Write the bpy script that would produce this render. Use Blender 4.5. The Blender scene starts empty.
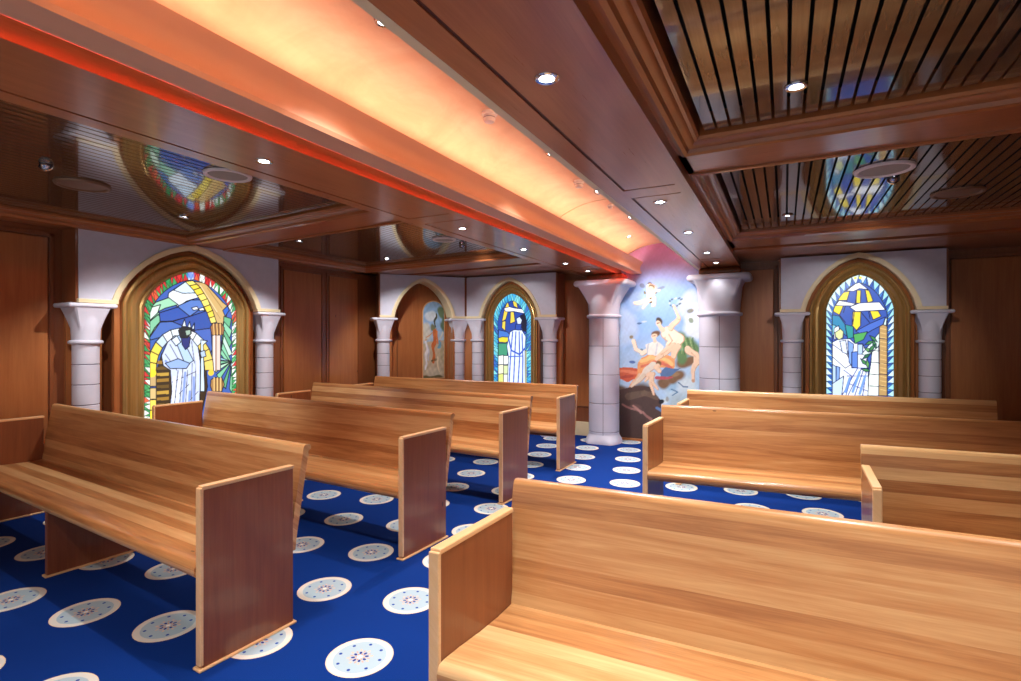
import bpy, bmesh, math, random
import numpy as np
from mathutils import Vector, Matrix
from math import sin, cos, pi, radians, sqrt, atan2
random.seed(7)
S = bpy.context.scene
C = S.collection

# ------------------------------------------------------------------ camera, world, exposure
FPX, HZ, YAW, CAMH = 527.0, 337.9, radians(27.5), 1.42
cam_d = bpy.data.cameras.new('camera'); cam = bpy.data.objects.new('camera', cam_d); C.objects.link(cam)
cam_d.sensor_width = 36.0; cam_d.lens = FPX / 1021 * 36.0
cam_d.shift_y = -(340.5 - HZ) / 1021.0
cam_d.clip_start = 0.02
cam.location = (0, 0, CAMH); cam.rotation_euler = (pi / 2, 0, YAW)
S.camera = cam
w = bpy.data.worlds.new('world'); S.world = w; w.use_nodes = True
w.node_tree.nodes['Background'].inputs[0].default_value = (1.0, 0.97, 0.94, 1)
w.node_tree.nodes['Background'].inputs[1].default_value = 0.5
S.view_settings.view_transform = 'Standard'; S.view_settings.look = 'None'
S.view_settings.gamma = 1.0; S.view_settings.use_curve_mapping = False
S.view_settings.exposure = 0.45
S.cycles.use_denoising = True
S.cycles.max_bounces = 8; S.cycles.diffuse_bounces = 5; S.cycles.glossy_bounces = 4
S.cycles.sample_clamp_indirect = 4.0
SPOT_W = 62.0          # watts of one halogen downlight
COVE_W = 9.5          # strength of the warm tape in the vault cove
RED_W = 26.0

# ------------------------------------------------------------------ colour and node helpers
def lin(c):
    return tuple((x / 255 / 12.92) if x / 255 <= 0.04045 else ((x / 255 + 0.055) / 1.055) ** 2.4 for x in c)
def lin4(c): return lin(c) + (1.0,)

class NT:
    def __init__(s, name):
        s.m = bpy.data.materials.new(name); s.m.use_nodes = True
        s.t = s.m.node_tree; s.n = s.t.nodes; s.l = s.t.links
        s.b = s.n['Principled BSDF']
    def node(s, kind, **kw):
        n = s.n.new(kind)
        for k, v in kw.items(): setattr(n, k, v)
        return n
    def put(s, sock, v):
        if hasattr(v, 'is_linked'): s.l.new(v, sock)
        else: sock.default_value = v
    def math(s, op, a, b=0.0, c=0.0, clamp=False):
        n = s.node('ShaderNodeMath', operation=op, use_clamp=clamp)
        s.put(n.inputs[0], a); s.put(n.inputs[1], b); s.put(n.inputs[2], c)
        return n.outputs[0]
    def mix(s, f, a, b):
        n = s.node('ShaderNodeMix', data_type='RGBA')
        s.put(n.inputs[0], f); s.put(n.inputs[6], a); s.put(n.inputs[7], b)
        return n.outputs[2]
    def obj(s): return s.node('ShaderNodeTexCoord').outputs['Object']
    def sep(s, v):
        n = s.node('ShaderNodeSeparateXYZ'); s.put(n.inputs[0], v); return n.outputs
    def comb(s, x, y, z):
        n = s.node('ShaderNodeCombineXYZ'); s.put(n.inputs[0], x); s.put(n.inputs[1], y); s.put(n.inputs[2], z); return n.outputs[0]
    def mapping(s, v, scale=(1, 1, 1), rot=(0, 0, 0), loc=(0, 0, 0)):
        n = s.node('ShaderNodeMapping'); s.put(n.inputs[0], v); n.inputs[3].default_value = scale
        n.inputs[2].default_value = rot; n.inputs[1].default_value = loc; return n.outputs[0]
    def noise(s, v, scale, detail=3, rough=0.5, dist=0.0):
        n = s.node('ShaderNodeTexNoise'); s.put(n.inputs['Vector'], v)
        n.inputs['Scale'].default_value = scale; n.inputs['Detail'].default_value = detail
        n.inputs['Roughness'].default_value = rough; n.inputs['Distortion'].default_value = dist
        return n.outputs[0]
    def ramp(s, f, stops):
        n = s.node('ShaderNodeValToRGB'); s.put(n.inputs[0], f); r = n.color_ramp
        r.elements[0].position = stops[0][0]; r.elements[0].color = stops[0][1]
        r.elements[1].position = stops[-1][0]; r.elements[1].color = stops[-1][1]
        for p, c in stops[1:-1]:
            e = r.elements.new(p); e.color = c
        return n.outputs[0]
    def base(s, v): s.put(s.b.inputs['Base Color'], v)
    def rough(s, v): s.put(s.b.inputs['Roughness'], v)
    def bump(s, h, strength=0.2, dist=0.01):
        n = s.node('ShaderNodeBump'); n.inputs['Strength'].default_value = strength
        n.inputs['Distance'].default_value = dist; s.put(n.inputs['Height'], h)
        s.l.new(n.outputs[0], s.b.inputs['Normal'])

def plain(name, c, rough=0.5, metal=0.0, coat=0.0, noise=0.04):
    t = NT(name); base = lin4(c)
    f = t.noise(t.obj(), 14, 3)
    lo = tuple(x * (1 - noise * 2) for x in base[:3]) + (1,); hi = tuple(min(1, x * (1 + noise * 2)) for x in base[:3]) + (1,)
    t.base(t.mix(f, lo, hi)); t.rough(rough)
    t.b.inputs['Metallic'].default_value = metal; t.b.inputs['Coat Weight'].default_value = coat
    return t.m

def wood(name, dark, mid, light, axis='x', plank=None, rough=0.32, coat=0.25, spread=1.0, seed=0.0):
    """long-grained wood; axis = grain direction; plank = width of the glued staves across the grain"""
    t = NT(name); o = t.obj(); x, y, z = t.sep(o)
    al = {'x': x, 'y': y, 'z': z}[axis]
    if axis == 'x': ac = t.math('ADD', t.math('MULTIPLY', y, 0.92), z)
    elif axis == 'y': ac = t.math('ADD', x, t.math('MULTIPLY', z, 0.9))
    else: ac = t.math('ADD', x, t.math('MULTIPLY', y, 1.0))
    oi = t.node('ShaderNodeObjectInfo').outputs['Random']
    shift = t.math('ADD', t.math('MULTIPLY', oi, 37.0), seed)
    tone = None
    along = al
    if plank:
        row = t.math('FLOOR', t.math('DIVIDE', ac, plank))
        wn = t.node('ShaderNodeTexWhiteNoise', noise_dimensions='2D')
        t.put(wn.inputs['Vector'], t.comb(row, shift, 0.0))
        r1 = wn.outputs['Value']
        seg = t.math('FLOOR', t.math('ADD', t.math('DIVIDE', al, 900.0), t.math('MULTIPLY', r1, 9.0)))
        wn2 = t.node('ShaderNodeTexWhiteNoise', noise_dimensions='3D')
        t.put(wn2.inputs['Vector'], t.comb(row, seg, shift))
        tone = wn2.outputs['Value']
        along = t.math('ADD', al, t.math('MULTIPLY', tone, 17.0))
    g = t.comb(t.math('ADD', t.math('MULTIPLY', along, 1.0), shift), t.math('MULTIPLY', ac, 14.0), 0.0)
    n1 = t.noise(g, 1.6, 5, 0.6, 0.7)
    g2 = t.comb(t.math('MULTIPLY', along, 3.0), t.math('MULTIPLY', ac, 120.0), shift)
    n2 = t.noise(g2, 1.4, 3, 0.55)
    f = t.math('ADD', t.math('MULTIPLY', n1, 0.62 * spread), t.math('MULTIPLY', n2, 0.22))
    if tone is not None: f = t.math('ADD', f, t.math('MULTIPLY', t.math('SUBTRACT', tone, 0.5), 0.36 * spread))
    f = t.math('ADD', f, 0.5 - 0.31 * spread - 0.11)
    col = t.ramp(f, [(0.18, lin4(dark)), (0.46, lin4(mid)), (0.80, lin4(light))])
    # small knots
    v = t.node('ShaderNodeTexVoronoi'); t.put(v.inputs['Vector'], t.comb(t.math('MULTIPLY', along, 1.9), t.math('MULTIPLY', ac, 5.0), shift)); v.inputs['Scale'].default_value = 1.0
    k = t.math('LESS_THAN', v.outputs['Distance'], 0.035)
    col = t.mix(t.math('MULTIPLY', k, 0.75), col, lin4(tuple(c * 0.45 for c in dark)))
    t.base(col); t.rough(t.math('ADD', t.math('MULTIPLY', n2, 0.12), rough - 0.06))
    t.b.inputs['Coat Weight'].default_value = coat; t.b.inputs['Coat Roughness'].default_value = 0.12
    t.bump(n2, 0.05, 0.002)
    return t.m

M = {}
M['pew'] = wood('honey_stave_wood', (140, 80, 42), (196, 138, 84), (230, 188, 132), 'x', 0.068)
M['pew_end'] = wood('red_brown_veneer', (98, 50, 27), (128, 70, 40), (152, 90, 52), 'z', None, 0.34, 0.3, 0.8)
M['edge'] = wood('pale_edge_wood', (200, 148, 98), (226, 178, 126), (242, 204, 156), 'y', None, 0.35, 0.3, 0.6)
M['beam'] = wood('cherry_beam_wood', (136, 76, 46), (166, 100, 64), (190, 124, 84), 'y', None, 0.3, 0.3, 0.8)
M['beam_x'] = wood('cherry_cross_wood', (130, 70, 40), (158, 92, 56), (180, 112, 72), 'x', None, 0.3, 0.3, 0.8)
M['groove'] = plain('dark_groove', (84, 40, 24), 0.6)
M['mould'] = plain('moulding_wood', (156, 92, 50), 0.3, 0.0, 0.4, 0.08)
M['wall'] = wood('wall_veneer', (134, 76, 38), (166, 100, 54), (190, 124, 70), 'z', None, 0.36, 0.2, 0.8)
M['stile'] = wood('wall_stile_wood', (100, 52, 28), (128, 72, 40), (150, 90, 52), 'z', None, 0.34, 0.25, 0.8)
M['slat'] = wood('lacquered_slat_wood', (74, 54, 38), (94, 70, 50), (112, 86, 64), 'y', None, 0.09, 0.6, 0.8)
M['slat'].node_tree.nodes['Principled BSDF'].inputs['Coat Roughness'].default_value = 0.03
M['black'] = plain('black_void', (8, 7, 7), 0.8)
M['grey'] = plain('lilac_grey_paint', (206, 204, 218), 0.55, noise=0.02)
M['spandrel'] = plain('pale_grey_plaster', (196, 196, 212), 0.6, noise=0.05)
M['cream'] = plain('cream_paint', (226, 208, 168), 0.45, noise=0.03)
M['joint'] = plain('grey_joint', (120, 116, 132), 0.7)
M['chrome'] = plain('chrome', (210, 212, 220), 0.15, 1.0)
M['white'] = plain('white_plastic', (226, 214, 212), 0.4)
M['grille'] = plain('speaker_grille', (150, 140, 132), 0.6)
M['brown_grille'] = plain('brown_speaker_grille', (112, 78, 54), 0.5)
M['darkring'] = plain('dark_socket', (40, 34, 34), 0.4)

def emis(name, c, s):
    t = NT(name); t.base((0, 0, 0, 1)); t.b.inputs['Emission Color'].default_value = lin4(c)
    t.b.inputs['Emission Strength'].default_value = s; return t.m
M['lamp'] = emis('lit_halogen', (235, 242, 255), 22)
M['warm_tape'] = emis('warm_light_tape', (255, 226, 190), COVE_W)
M['dim_tape'] = emis('dim_warm_light_tape', (255, 206, 160), 20)
M['red_tape'] = emis('red_light_tape', (255, 60, 28), RED_W)

# bronze of the window frames
t = NT('brushed_bronze'); o = t.obj(); x, y, z = t.sep(o)
n = t.noise(t.comb(t.math('MULTIPLY', x, 60.0), t.math('MULTIPLY', y, 60.0), t.math('MULTIPLY', z, 2.0)), 1.0, 3)
t.base(t.mix(n, lin4((150, 112, 58)), lin4((196, 158, 96)))); t.rough(0.3); t.b.inputs['Metallic'].default_value = 0.5
M['bronze'] = t.m
# sponged peach plaster of the vault
t = NT('sponged_peach_plaster'); o = t.obj()
n = t.noise(o, 2.2, 6, 0.62, 1.2); n2 = t.noise(t.mapping(o, (1.0, 0.35, 1.0)), 9, 5, 0.6, 0.8)
f = t.math('ADD', t.math('MULTIPLY', n, 0.7), t.math('MULTIPLY', n2, 0.3))
t.base(t.ramp(f, [(0.3, lin4((226, 170, 138))), (0.5, lin4((236, 188, 154))), (0.7, lin4((244, 206, 174)))])); t.rough(0.6)
M['peach'] = t.m
t = NT('peach_cornice_paint'); n = t.noise(t.mapping(t.obj(), (1, .3, 1)), 6, 4)
t.base(t.mix(n, lin4((216, 154, 120)), lin4((228, 172, 138)))); t.rough(0.5); M['cornice'] = t.m
# plain painted colour attribute
def painted(name, attr='paint', glow=0.0, rough=0.6):
    t = NT(name); a = t.node('ShaderNodeVertexColor'); a.layer_name = attr
    if glow:
        t.base((0.02, 0.02, 0.02, 1)); t.l.new(a.outputs[0], t.b.inputs['Emission Color'])
        t.b.inputs['Emission Strength'].default_value = glow
    else: t.base(a.outputs[0])
    t.rough(rough); return t.m
M['glass'] = painted('backlit_leaded_glass', glow=1.15, rough=0.25)
M['paint'] = painted('mural_paint', rough=0.7)

# carpet: deep blue with a tilted square lattice of round medallions
def carpet():
    t = NT('blue_medallion_carpet'); x, y, z = t.sep(t.obj())
    LX, LY, AX, AY = -1.678, 1.772, 0.5115, 0.122
    P = sqrt(AX * AX + AY * AY); ca, sa = AX / P, AY / P
    dx = t.math('SUBTRACT', x, LX); dy = t.math('SUBTRACT', y, LY)
    u = t.math('DIVIDE', t.math('ADD', t.math('MULTIPLY', dx, ca), t.math('MULTIPLY', dy, sa)), P)
    v = t.math('DIVIDE', t.math('SUBTRACT', t.math('MULTIPLY', dy, ca), t.math('MULTIPLY', dx, sa)), P)
    fu = t.math('MULTIPLY', t.math('SUBTRACT', t.math('FRACT', t.math('ADD', u, 40.5)), 0.5), P)
    fv = t.math('MULTIPLY', t.math('SUBTRACT', t.math('FRACT', t.math('ADD', v, 40.5)), 0.5), P)
    r = t.math('SQRT', t.math('ADD', t.math('MULTIPLY', fu, fu), t.math('MULTIPLY', fv, fv)))
    ang = t.math('ARCTAN2', fv, fu)
    def fold(k, off):   # distance inside one of k sectors: returns local x, y
        q = t.math('DIVIDE', t.math('ADD', ang, off + 2 * pi * 3), 2 * pi / k)
        a = t.math('MULTIPLY', t.math('SUBTRACT', t.math('FRACT', q), 0.5), 2 * pi / k)
        return t.math('MULTIPLY', r, t.math('COSINE', a)), t.math('MULTIPLY', r, t.math('SINE', a))
    def spot(k, off, rr, sx, sy):
        a, b = fold(k, off)
        a = t.math('DIVIDE', t.math('SUBTRACT', a, rr), sx); b = t.math('DIVIDE', b, sy)
        return t.math('LESS_THAN', t.math('ADD', t.math('MULTIPLY', a, a), t.math('MULTIPLY', b, b)), 1.0)
    pile = t.noise(t.obj(), 260, 2); big = t.noise(t.obj(), 1.3, 3)
    f = t.math('ADD', t.math('MULTIPLY', pile, 0.5), t.math('MULTIPLY', big, 0.5))
    col = t.mix(f, lin4((0, 28, 92)), lin4((2, 56, 138)))  # lighter blue variation paints the sheen of the pile into the colour
    def lay(mask, c):
        nonlocal col
        col = t.mix(mask, col, lin4(c))
    wob = t.math('ADD', r, t.math('MULTIPLY', t.math('SUBTRACT', pile, 0.5), 0.006))
    lay(t.math('LESS_THAN', wob, 0.146), (226, 204, 170))
    lay(t.math('LESS_THAN', wob, 0.142), (214, 210, 200))
    lay(t.math('LESS_THAN', wob, 0.116), (166, 186, 196))
    lay(spot(8, 0.39, 0.096, 0.0075, 0.0075), (34, 66, 150))
    lay(spot(8, 0.0, 0.050, 0.008, 0.005), (220, 186, 158))
    lay(spot(8, 0.39, 0.040, 0.009, 0.0045), (200, 164, 150))
    lay(spot(8, 0.0, 0.030, 0.009, 0.006), (52, 56, 132))
    lay(spot(8, 0.39, 0.020, 0.006, 0.0035), (206, 148, 108))
    lay(t.math('LESS_THAN', r, 0.010), (238, 232, 220))
    t.base(col); t.rough(0.95); t.b.inputs['Sheen Weight'].default_value = 0.0
    t.b.inputs['Specular IOR Level'].default_value = 0.15
    t.bump(pile, 0.35, 0.004)
    return t.m
M['carpet'] = carpet()

# ------------------------------------------------------------------ object helpers
def tag(o, label=None, cat=None, group=None, kind=None):
    if label: o['label'] = label
    if cat: o['category'] = cat
    if group: o['group'] = group
    if kind: o['kind'] = kind
    return o
def empty(name, loc=(0, 0, 0), rz=0.0, parent=None):
    o = bpy.data.objects.new(name, None); C.objects.link(o); o.location = loc; o.rotation_euler = (0, 0, rz)
    o.empty_display_size = 0.1
    if parent: o.parent = parent
    return o
def obj(name, bm, mats, parent=None, smooth=False):
    me = bpy.data.meshes.new(name)
    bmesh.ops.recalc_face_normals(bm, faces=bm.faces[:])
    bm.to_mesh(me); bm.free()
    for m in (mats if isinstance(mats, (list, tuple)) else [mats]): me.materials.append(m)
    if smooth:
        for p in me.polygons: p.use_smooth = True
        me.set_sharp_from_angle(angle=radians(38))
    o = bpy.data.objects.new(name, me); C.objects.link(o)
    if parent: o.parent = parent
    return o
def box(bm, x0, x1, y0, y1, z0, z1, mi=0, bev=0.0):
    vs = [bm.verts.new(p) for p in ((x0, y0, z0), (x1, y0, z0), (x1, y1, z0), (x0, y1, z0), (x0, y0, z1), (x1, y0, z1), (x1, y1, z1), (x0, y1, z1))]
    fs = [bm.faces.new([vs[i] for i in q]) for q in ((0, 3, 2, 1), (4, 5, 6, 7), (0, 1, 5, 4), (1, 2, 6, 5), (2, 3, 7, 6), (3, 0, 4, 7))]
    for f in fs: f.material_index = mi
    if bev:
        es = list({e for f in fs for e in f.edges})
        r = bmesh.ops.bevel(bm, geom=es, offset=bev, segments=2, affect='EDGES', profile=0.5)
        for f in r['faces']: f.material_index = mi
def boxes(*a, bev=0.0):
    bm = bmesh.new()
    for b in a: box(bm, *b, bev=bev)
    return bm
def prism(bm, prof, a0, a1, axis='x', mi=0, cap=True):
    """closed 2D profile swept along an axis; profile is (y,z) for x, (x,z) for y, (x,y) for z"""
    def P(p, a): return {'x': (a, p[0], p[1]), 'y': (p[0], a, p[1]), 'z': (p[0], p[1], a)}[axis]
    A = [bm.verts.new(P(p, a0)) for p in prof]; B = [bm.verts.new(P(p, a1)) for p in prof]
    n = len(prof)
    for i in range(n):
        f = bm.faces.new((A[i], A[(i + 1) % n], B[(i + 1) % n], B[i])); f.material_index = mi
    if cap:
        bm.faces.new(A[::-1]).material_index = mi; bm.faces.new(B).material_index = mi
def lathe(bm, prof, cx=0, cy=0, n=40, a0=0.0, a1=2 * pi, mi=0, cap=True):
    full = abs(a1 - a0 - 2 * pi) < 1e-6
    k = n if full else n + 1
    R = [[bm.verts.new((cx + r * cos(a0 + (a1 - a0) * i / n), cy + r * sin(a0 + (a1 - a0) * i / n), z)) for i in range(k)] for r, z in prof]
    for j in range(len(R) - 1):
        for i in range(n):
            i2 = (i + 1) % k
            bm.faces.new((R[j][i], R[j][i2], R[j + 1][i2], R[j + 1][i])).material_index = mi
    if cap and full:
        bm.faces.new(R[0][::-1]).material_index = mi; bm.faces.new(R[-1]).material_index = mi
def frame_sweep(bm, x0, x1, y0, y1, prof, mi=0):
    """profile of (inset, z) swept round a rectangle with mitred corners (open strip)"""
    R = []
    for o_, z in prof:
        R.append([bm.verts.new(p) for p in ((x0 + o_, y0 + o_, z), (x1 - o_, y0 + o_, z), (x1 - o_, y1 - o_, z), (x0 + o_, y1 - o_, z))])
    for j in range(len(R)):
        j2 = (j + 1) % len(R)
        for i in range(4):
            i2 = (i + 1) % 4
            bm.faces.new((R[j][i], R[j][i2], R[j2][i2], R[j2][i])).material_index = mi

# ------------------------------------------------------------------ key dimensions (metres; Y runs along the aisle)
WX, WY, RX, BY = -5.55, 7.30, 2.45, -1.4        # left wall, far wall, right wall, open rear end
FACE = 6.95                                      # plane of the arched surrounds on the far wall
LBX0, LBX1 = -2.57, -2.04                        # left beam
RBX0, RBX1 = -0.965, -0.49                        # right beam
ZB, ZF, ZS = 2.30, 2.36, 2.42                    # beam underside, coffer frame, slats
VC = (-1.5, 1.865, 0.845)                        # vault centre x, z, radius

# ------------------------------------------------------------------ floor
bm = boxes((WX - .1, RX + .1, BY, WY + .2, -0.06, 0.0))
tag(obj('floor', bm, M['carpet']), kind='structure')

# ------------------------------------------------------------------ walls
def wall_panelling(name, length, segs, height=2.5, base=0.2):
    """wood wall in its own frame: x along, room at -y, front at y=0; segs = (x0, x1) of raised fields"""
    e = empty(name); tag(e, kind='structure')
    obj('backing', boxes((0, length, 0.0, 0.12, 0, height)), M['stile'], e)
    bm = bmesh.new()
    for a, b in segs: box(bm, a, b, -0.016, 0.004, 0.42, 2.27, bev=0.006)
    if segs: obj('raised_panel', bm, M['wall'], e)
    bm = bmesh.new()
    for a, b in segs:
        for q in ((a - .045, a - .012, .38, 2.31), (b + .012, b + .045, .38, 2.31)): box(bm, q[0], q[1], -0.012, 0.004, q[2], q[3], bev=0.004)
        box(bm, a - .045, b + .045, -0.012, 0.004, 2.282, 2.315, bev=0.004)
    if segs: obj('bead', bm, M['stile'], e)
    obj('baseboard', boxes((0, length, -0.02, 0.01, 0, base), bev=0.003), M['cream'], e)
    return e
wl = wall_panelling('wall_left', 8.7, [(.1, 1.45), (1.62, 3.55), (5.92, 6.52), (6.66, 7.2)]); wl.location = (WX, -1.4, 0); wl.rotation_euler = (0, 0, pi / 2)
# far wall: three stretches; the mural bay stands open between them up into the vault
wf = wall_panelling('wall_back', 3.42, [(2.62, 3.1)]); wf.location = (WX, WY, 0)
wf2 = wall_panelling('wall_back.001', 3.3, [(.13, .73), (2.45, 3.15)]); wf2.location = (-.85, WY, 0)
# right wall
wr = wall_panelling('wall_right', 8.7, [(.1, 1.9), (2.1, 3.9), (4.1, 5.9), (6.1, 8.4)]); wr.location = (RX, WY, 0); wr.rotation_euler = (0, 0, -pi / 2)

# ------------------------------------------------------------------ painter for murals and glass
def ray(u, v):
    c, s = cos(YAW), sin(YAW); x = (u - 510.5) / FPX
    return np.array([x * c - s, x * s + c, (HZ - v) / FPX])
class Canvas:
    """a grid of points on an upright plane; shapes may be given in plan metres or as photo measurements"""
    def __init__(s, org, rz, x0, x1, z0, z1, step, bg):
        s.org = np.array(org, float); s.rz = rz
        s.nx = int(round((x1 - x0) / step)) + 1; s.nz = int(round((z1 - z0) / step)) + 1
        s.gx, s.gz = np.meshgrid(np.linspace(x0, x1, s.nx), np.linspace(z0, z1, s.nz))
        s.col = np.zeros((s.nz, s.nx, 3)); s.col[:] = lin(bg)
        s.wx = np.zeros_like(s.gx); s.wz = np.zeros_like(s.gx); s.crop = (0, 0, 1)
    def warp(s, amp, freq):
        r = np.random.RandomState(3)
        for k in range(5):
            a, b, p, q = r.uniform(.4, 1.6, 4) * freq; ph = r.uniform(0, 6, 2)
            s.wx += amp * .4 * np.sin(a * s.gx + b * s.gz + ph[0]); s.wz += amp * .4 * np.sin(p * s.gz - q * s.gx + ph[1])
    def pt(s, p):
        u = s.crop[0] + p[0] / s.crop[2]; v = s.crop[1] + p[1] / s.crop[2]
        d = ray(u, v); n = np.array([-sin(s.rz), cos(s.rz), 0]); o = s.org - np.array([0, 0, CAMH])
        k = (o @ n) / (d @ n); q = d * k - o
        return q[0] * cos(s.rz) + q[1] * sin(s.rz), q[2]
    def X(s): return s.gx + s.wx, s.gz + s.wz
    def inside(s, P):
        x, z = s.X(); m = np.zeros(x.shape, bool); n = len(P)
        for i in range(n):
            (ax, az), (bx, bz) = P[i], P[(i + 1) % n]
            c = (az > z) != (bz > z)
            with np.errstate(divide='ignore', invalid='ignore'):
                m ^= c & (x < (bx - ax) * (z - az) / (bz - az + 1e-12) + ax)
        return m
    def segd(s, a, b):
        x, z = s.X(); dx, dz = b[0] - a[0], b[1] - a[1]
        t_ = np.clip(((x - a[0]) * dx + (z - a[1]) * dz) / (dx * dx + dz * dz + 1e-12), 0, 1)
        return np.hypot(x - a[0] - t_ * dx, z - a[1] - t_ * dz), t_
    def put(s, m, c, al=1.0):
        c = np.array(lin(c)); m = (m * al)[..., None]; s.col = s.col * (1 - m) + c * m
    def poly(s, pts, c, al=1.0, edge=None, ew=0.008, raw=False):
        P = pts if raw else [s.pt(p) for p in pts]
        s.put(s.inside(P).astype(float), c, al)
        if edge is not None:
            for i in range(len(P)): s._line(P[i], P[(i + 1) % len(P)], ew, edge)
    def _line(s, a, b, w_, c, w2=None, soft=0.003, al=1.0):
        d, t_ = s.segd(a, b); ww = w_ + ((w2 if w2 is not None else w_) - w_) * t_
        s.put(np.clip((ww - d) / soft + .5, 0, 1), c, al)
    def line(s, pts, c, w_=0.006, w2=None, al=1.0, soft=0.003):
        P = [s.pt(p) for p in pts]; n = len(P) - 1
        for i in range(n):
            wa = w_ + ((w2 or w_) - w_) * i / n; wb = w_ + ((w2 or w_) - w_) * (i + 1) / n
            s._line(P[i], P[i + 1], wa, c, wb, soft, al)
    def blob(s, p, r, c, al=1.0, rz=None, soft=0.3):
        q = s.pt(p); x, z = s.X(); d = np.hypot((x - q[0]) / r, (z - q[1]) / (rz or r))
        s.put(np.clip((1 - d) / soft, 0, 1), c, al)
    def mottled(s, amp, fx, fz, seed=0):
        r = np.random.RandomState(seed); f = np.zeros_like(s.gx)
        for k in range(14):
            a, b = r.uniform(.3, 1.8, 2); sg = r.choice([-1, 1]); f += np.sin(a * fx * s.gx + sg * b * fz * s.gz + r.uniform(0, 6)) / 14 ** .5
        s.col = np.clip(s.col * (1 + amp * f[..., None]), 0, 1)
    def build(s, name, mat, parent, keep=None, thick=0.0):
        me = bpy.data.meshes.new(name)
        x, z = s.gx, s.gz; n = s.nx * s.nz
        co = np.zeros((n, 3)); co[:, 0] = x.ravel(); co[:, 2] = z.ravel()
        i, j = np.meshgrid(np.arange(s.nx - 1), np.arange(s.nz - 1)); a = (j * s.nx + i).ravel()
        q = np.stack([a, a + 1, a + 1 + s.nx, a + s.nx], 1)
        if keep is not None:
            k = keep(x, z).ravel(); q = q[k[q].all(1)]
        used = np.unique(q); remap = -np.ones(n, int); remap[used] = np.arange(len(used))
        q = remap[q]; co = co[used]; col = np.concatenate([s.col.reshape(-1, 3)[used], np.ones((len(used), 1))], 1)
        me.vertices.add(len(co)); me.vertices.foreach_set('co', co.ravel())
        me.loops.add(q.size); me.loops.foreach_set('vertex_index', q.ravel().astype(np.int32))
        me.polygons.add(len(q)); me.polygons.foreach_set('loop_start', np.arange(0, q.size, 4, dtype=np.int32))
        me.update(calc_edges=True)
        at = me.color_attributes.new('paint', 'FLOAT_COLOR', 'POINT'); at.data.foreach_set('color', col.astype(np.float32).ravel())
        me.materials.append(mat)
        o_ = bpy.data.objects.new(name, me); C.objects.link(o_)
        if parent: o_.parent = parent
        return o_

# ------------------------------------------------------------------ pointed arches
SH = [(0, 1), (.17, .955), (.344, .876), (.51, .765), (.656, .63), (.78, .48), (.875, .33), (.95, .17), (1, 0)]
def arch_pts(hw, zs, za, zb, x0=0.0, pw=1.0):
    """outline from lower left up over the point to lower right; always the same count"""
    L = [(-hw, zb + (zs - zb) * k / 6) for k in range(6)]
    L += [(-hw * a, zs + (za - zs) * (b ** pw)) for a, b in SH[::-1]]
    R = [(-a, b) for a, b in L[:-1]][::-1]
    return [(a + x0, b) for a, b in L + R]
def sweep_arch(bm, curves, mi=0):
    """curves: list of (pts, y); faces join neighbours"""
    V = [[bm.verts.new((p[0], y, p[1])) for p in pts] for pts, y in curves]
    for a, b in zip(V, V[1:]):
        for i in range(len(a) - 1): bm.faces.new((a[i], a[i + 1], b[i + 1], b[i])).material_index = mi
def lerp(A, B, t_): return [(a[0] + (b[0] - a[0]) * t_, a[1] + (b[1] - a[1]) * t_) for a, b in zip(A, B)]
def in_arch(P):
    zs = np.array([p[1] for p in P[:len(P) // 2 + 1]]); xs = np.array([p[0] for p in P[:len(P) // 2 + 1]])
    def f(x, z): return np.abs(x) <= np.interp(z, zs, -xs, left=1e-9 if False else -xs[0], right=-1)
    return f

def capital_mesh(r, s_top, z0, z1, yoff=0.0, half=False):
    """flared square cup on a round neck: the round shaft bulges out of each flat face as an arch"""
    bm = bmesh.new(); N, K = 64, 18; rings = []
    for k in range(K + 1):
        t_ = k / K; z = z0 + (z1 - z0) * t_
        rc = r * (1.0 + 0.15 * t_); sq = r * 0.66 + (s_top - r * 0.66) * (t_ ** 1.4)
        ring = []
        for i in range(N):
            a = 2 * pi * i / N + pi / N
            rs = sq / max(abs(cos(a)), abs(sin(a))); rs = min(rs, sq * 1.36)
            q = max(rc, rs); ring.append(bm.verts.new((q * cos(a), yoff + q * sin(a), z)))
        rings.append(ring)
    for k in range(K):
        for i in range(N): bm.faces.new((rings[k][i], rings[k][(i + 1) % N], rings[k + 1][(i + 1) % N], rings[k + 1][i]))
    bm.faces.new(rings[0][::-1]); bm.faces.new(rings[-1])
    return bm
def bull(r, z0, z1, r_in=0.0, n=7):
    h = (z1 - z0) / 2; return [(r_in, z0)] * (1 if r_in else 0) + [(r - h + h * cos(a), (z0 + z1) / 2 + h * sin(a)) for a in [(-pi / 2 + pi * i / n) for i in range(n + 1)]]
def round_slab(bm, hx, hy, z0, z1, cr, cx=0, cy=0):
    """rounded-corner slab with bullnose edge"""
    h = (z1 - z0) / 2; R = []
    for a in [(-pi / 2 + pi * i / 8) for i in range(9)]:
        e = h * cos(a) - h; z = (z0 + z1) / 2 + h * sin(a); ring = []
        for qx, qy, b in ((1, 1, 0), (-1, 1, 1), (-1, -1, 2), (1, -1, 3)):
            for k in range(7):
                th = b * pi / 2 + pi / 2 * k / 6
                ring.append(bm.verts.new((cx + qx * (hx - cr) + (cr + e) * cos(th), cy + qy * (hy - cr) + (cr + e) * sin(th), z)))
        R.append(ring)
    n = len(R[0])
    for j in range(8):
        for i in range(n): bm.faces.new((R[j][i], R[j][(i + 1) % n], R[j + 1][(i + 1) % n], R[j + 1][i]))
    bm.faces.new(R[0][::-1]); bm.faces.new(R[-1])
def shaft_profile(r, z0, z1, joints, g=0.006):
    P = [(r, z0)]
    for j in sorted(joints):
        P += [(r, j - g), (r - g, j - g * .4), (r - g, j + g * .4), (r, j + g)]
    return P + [(r, z1)]

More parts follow.
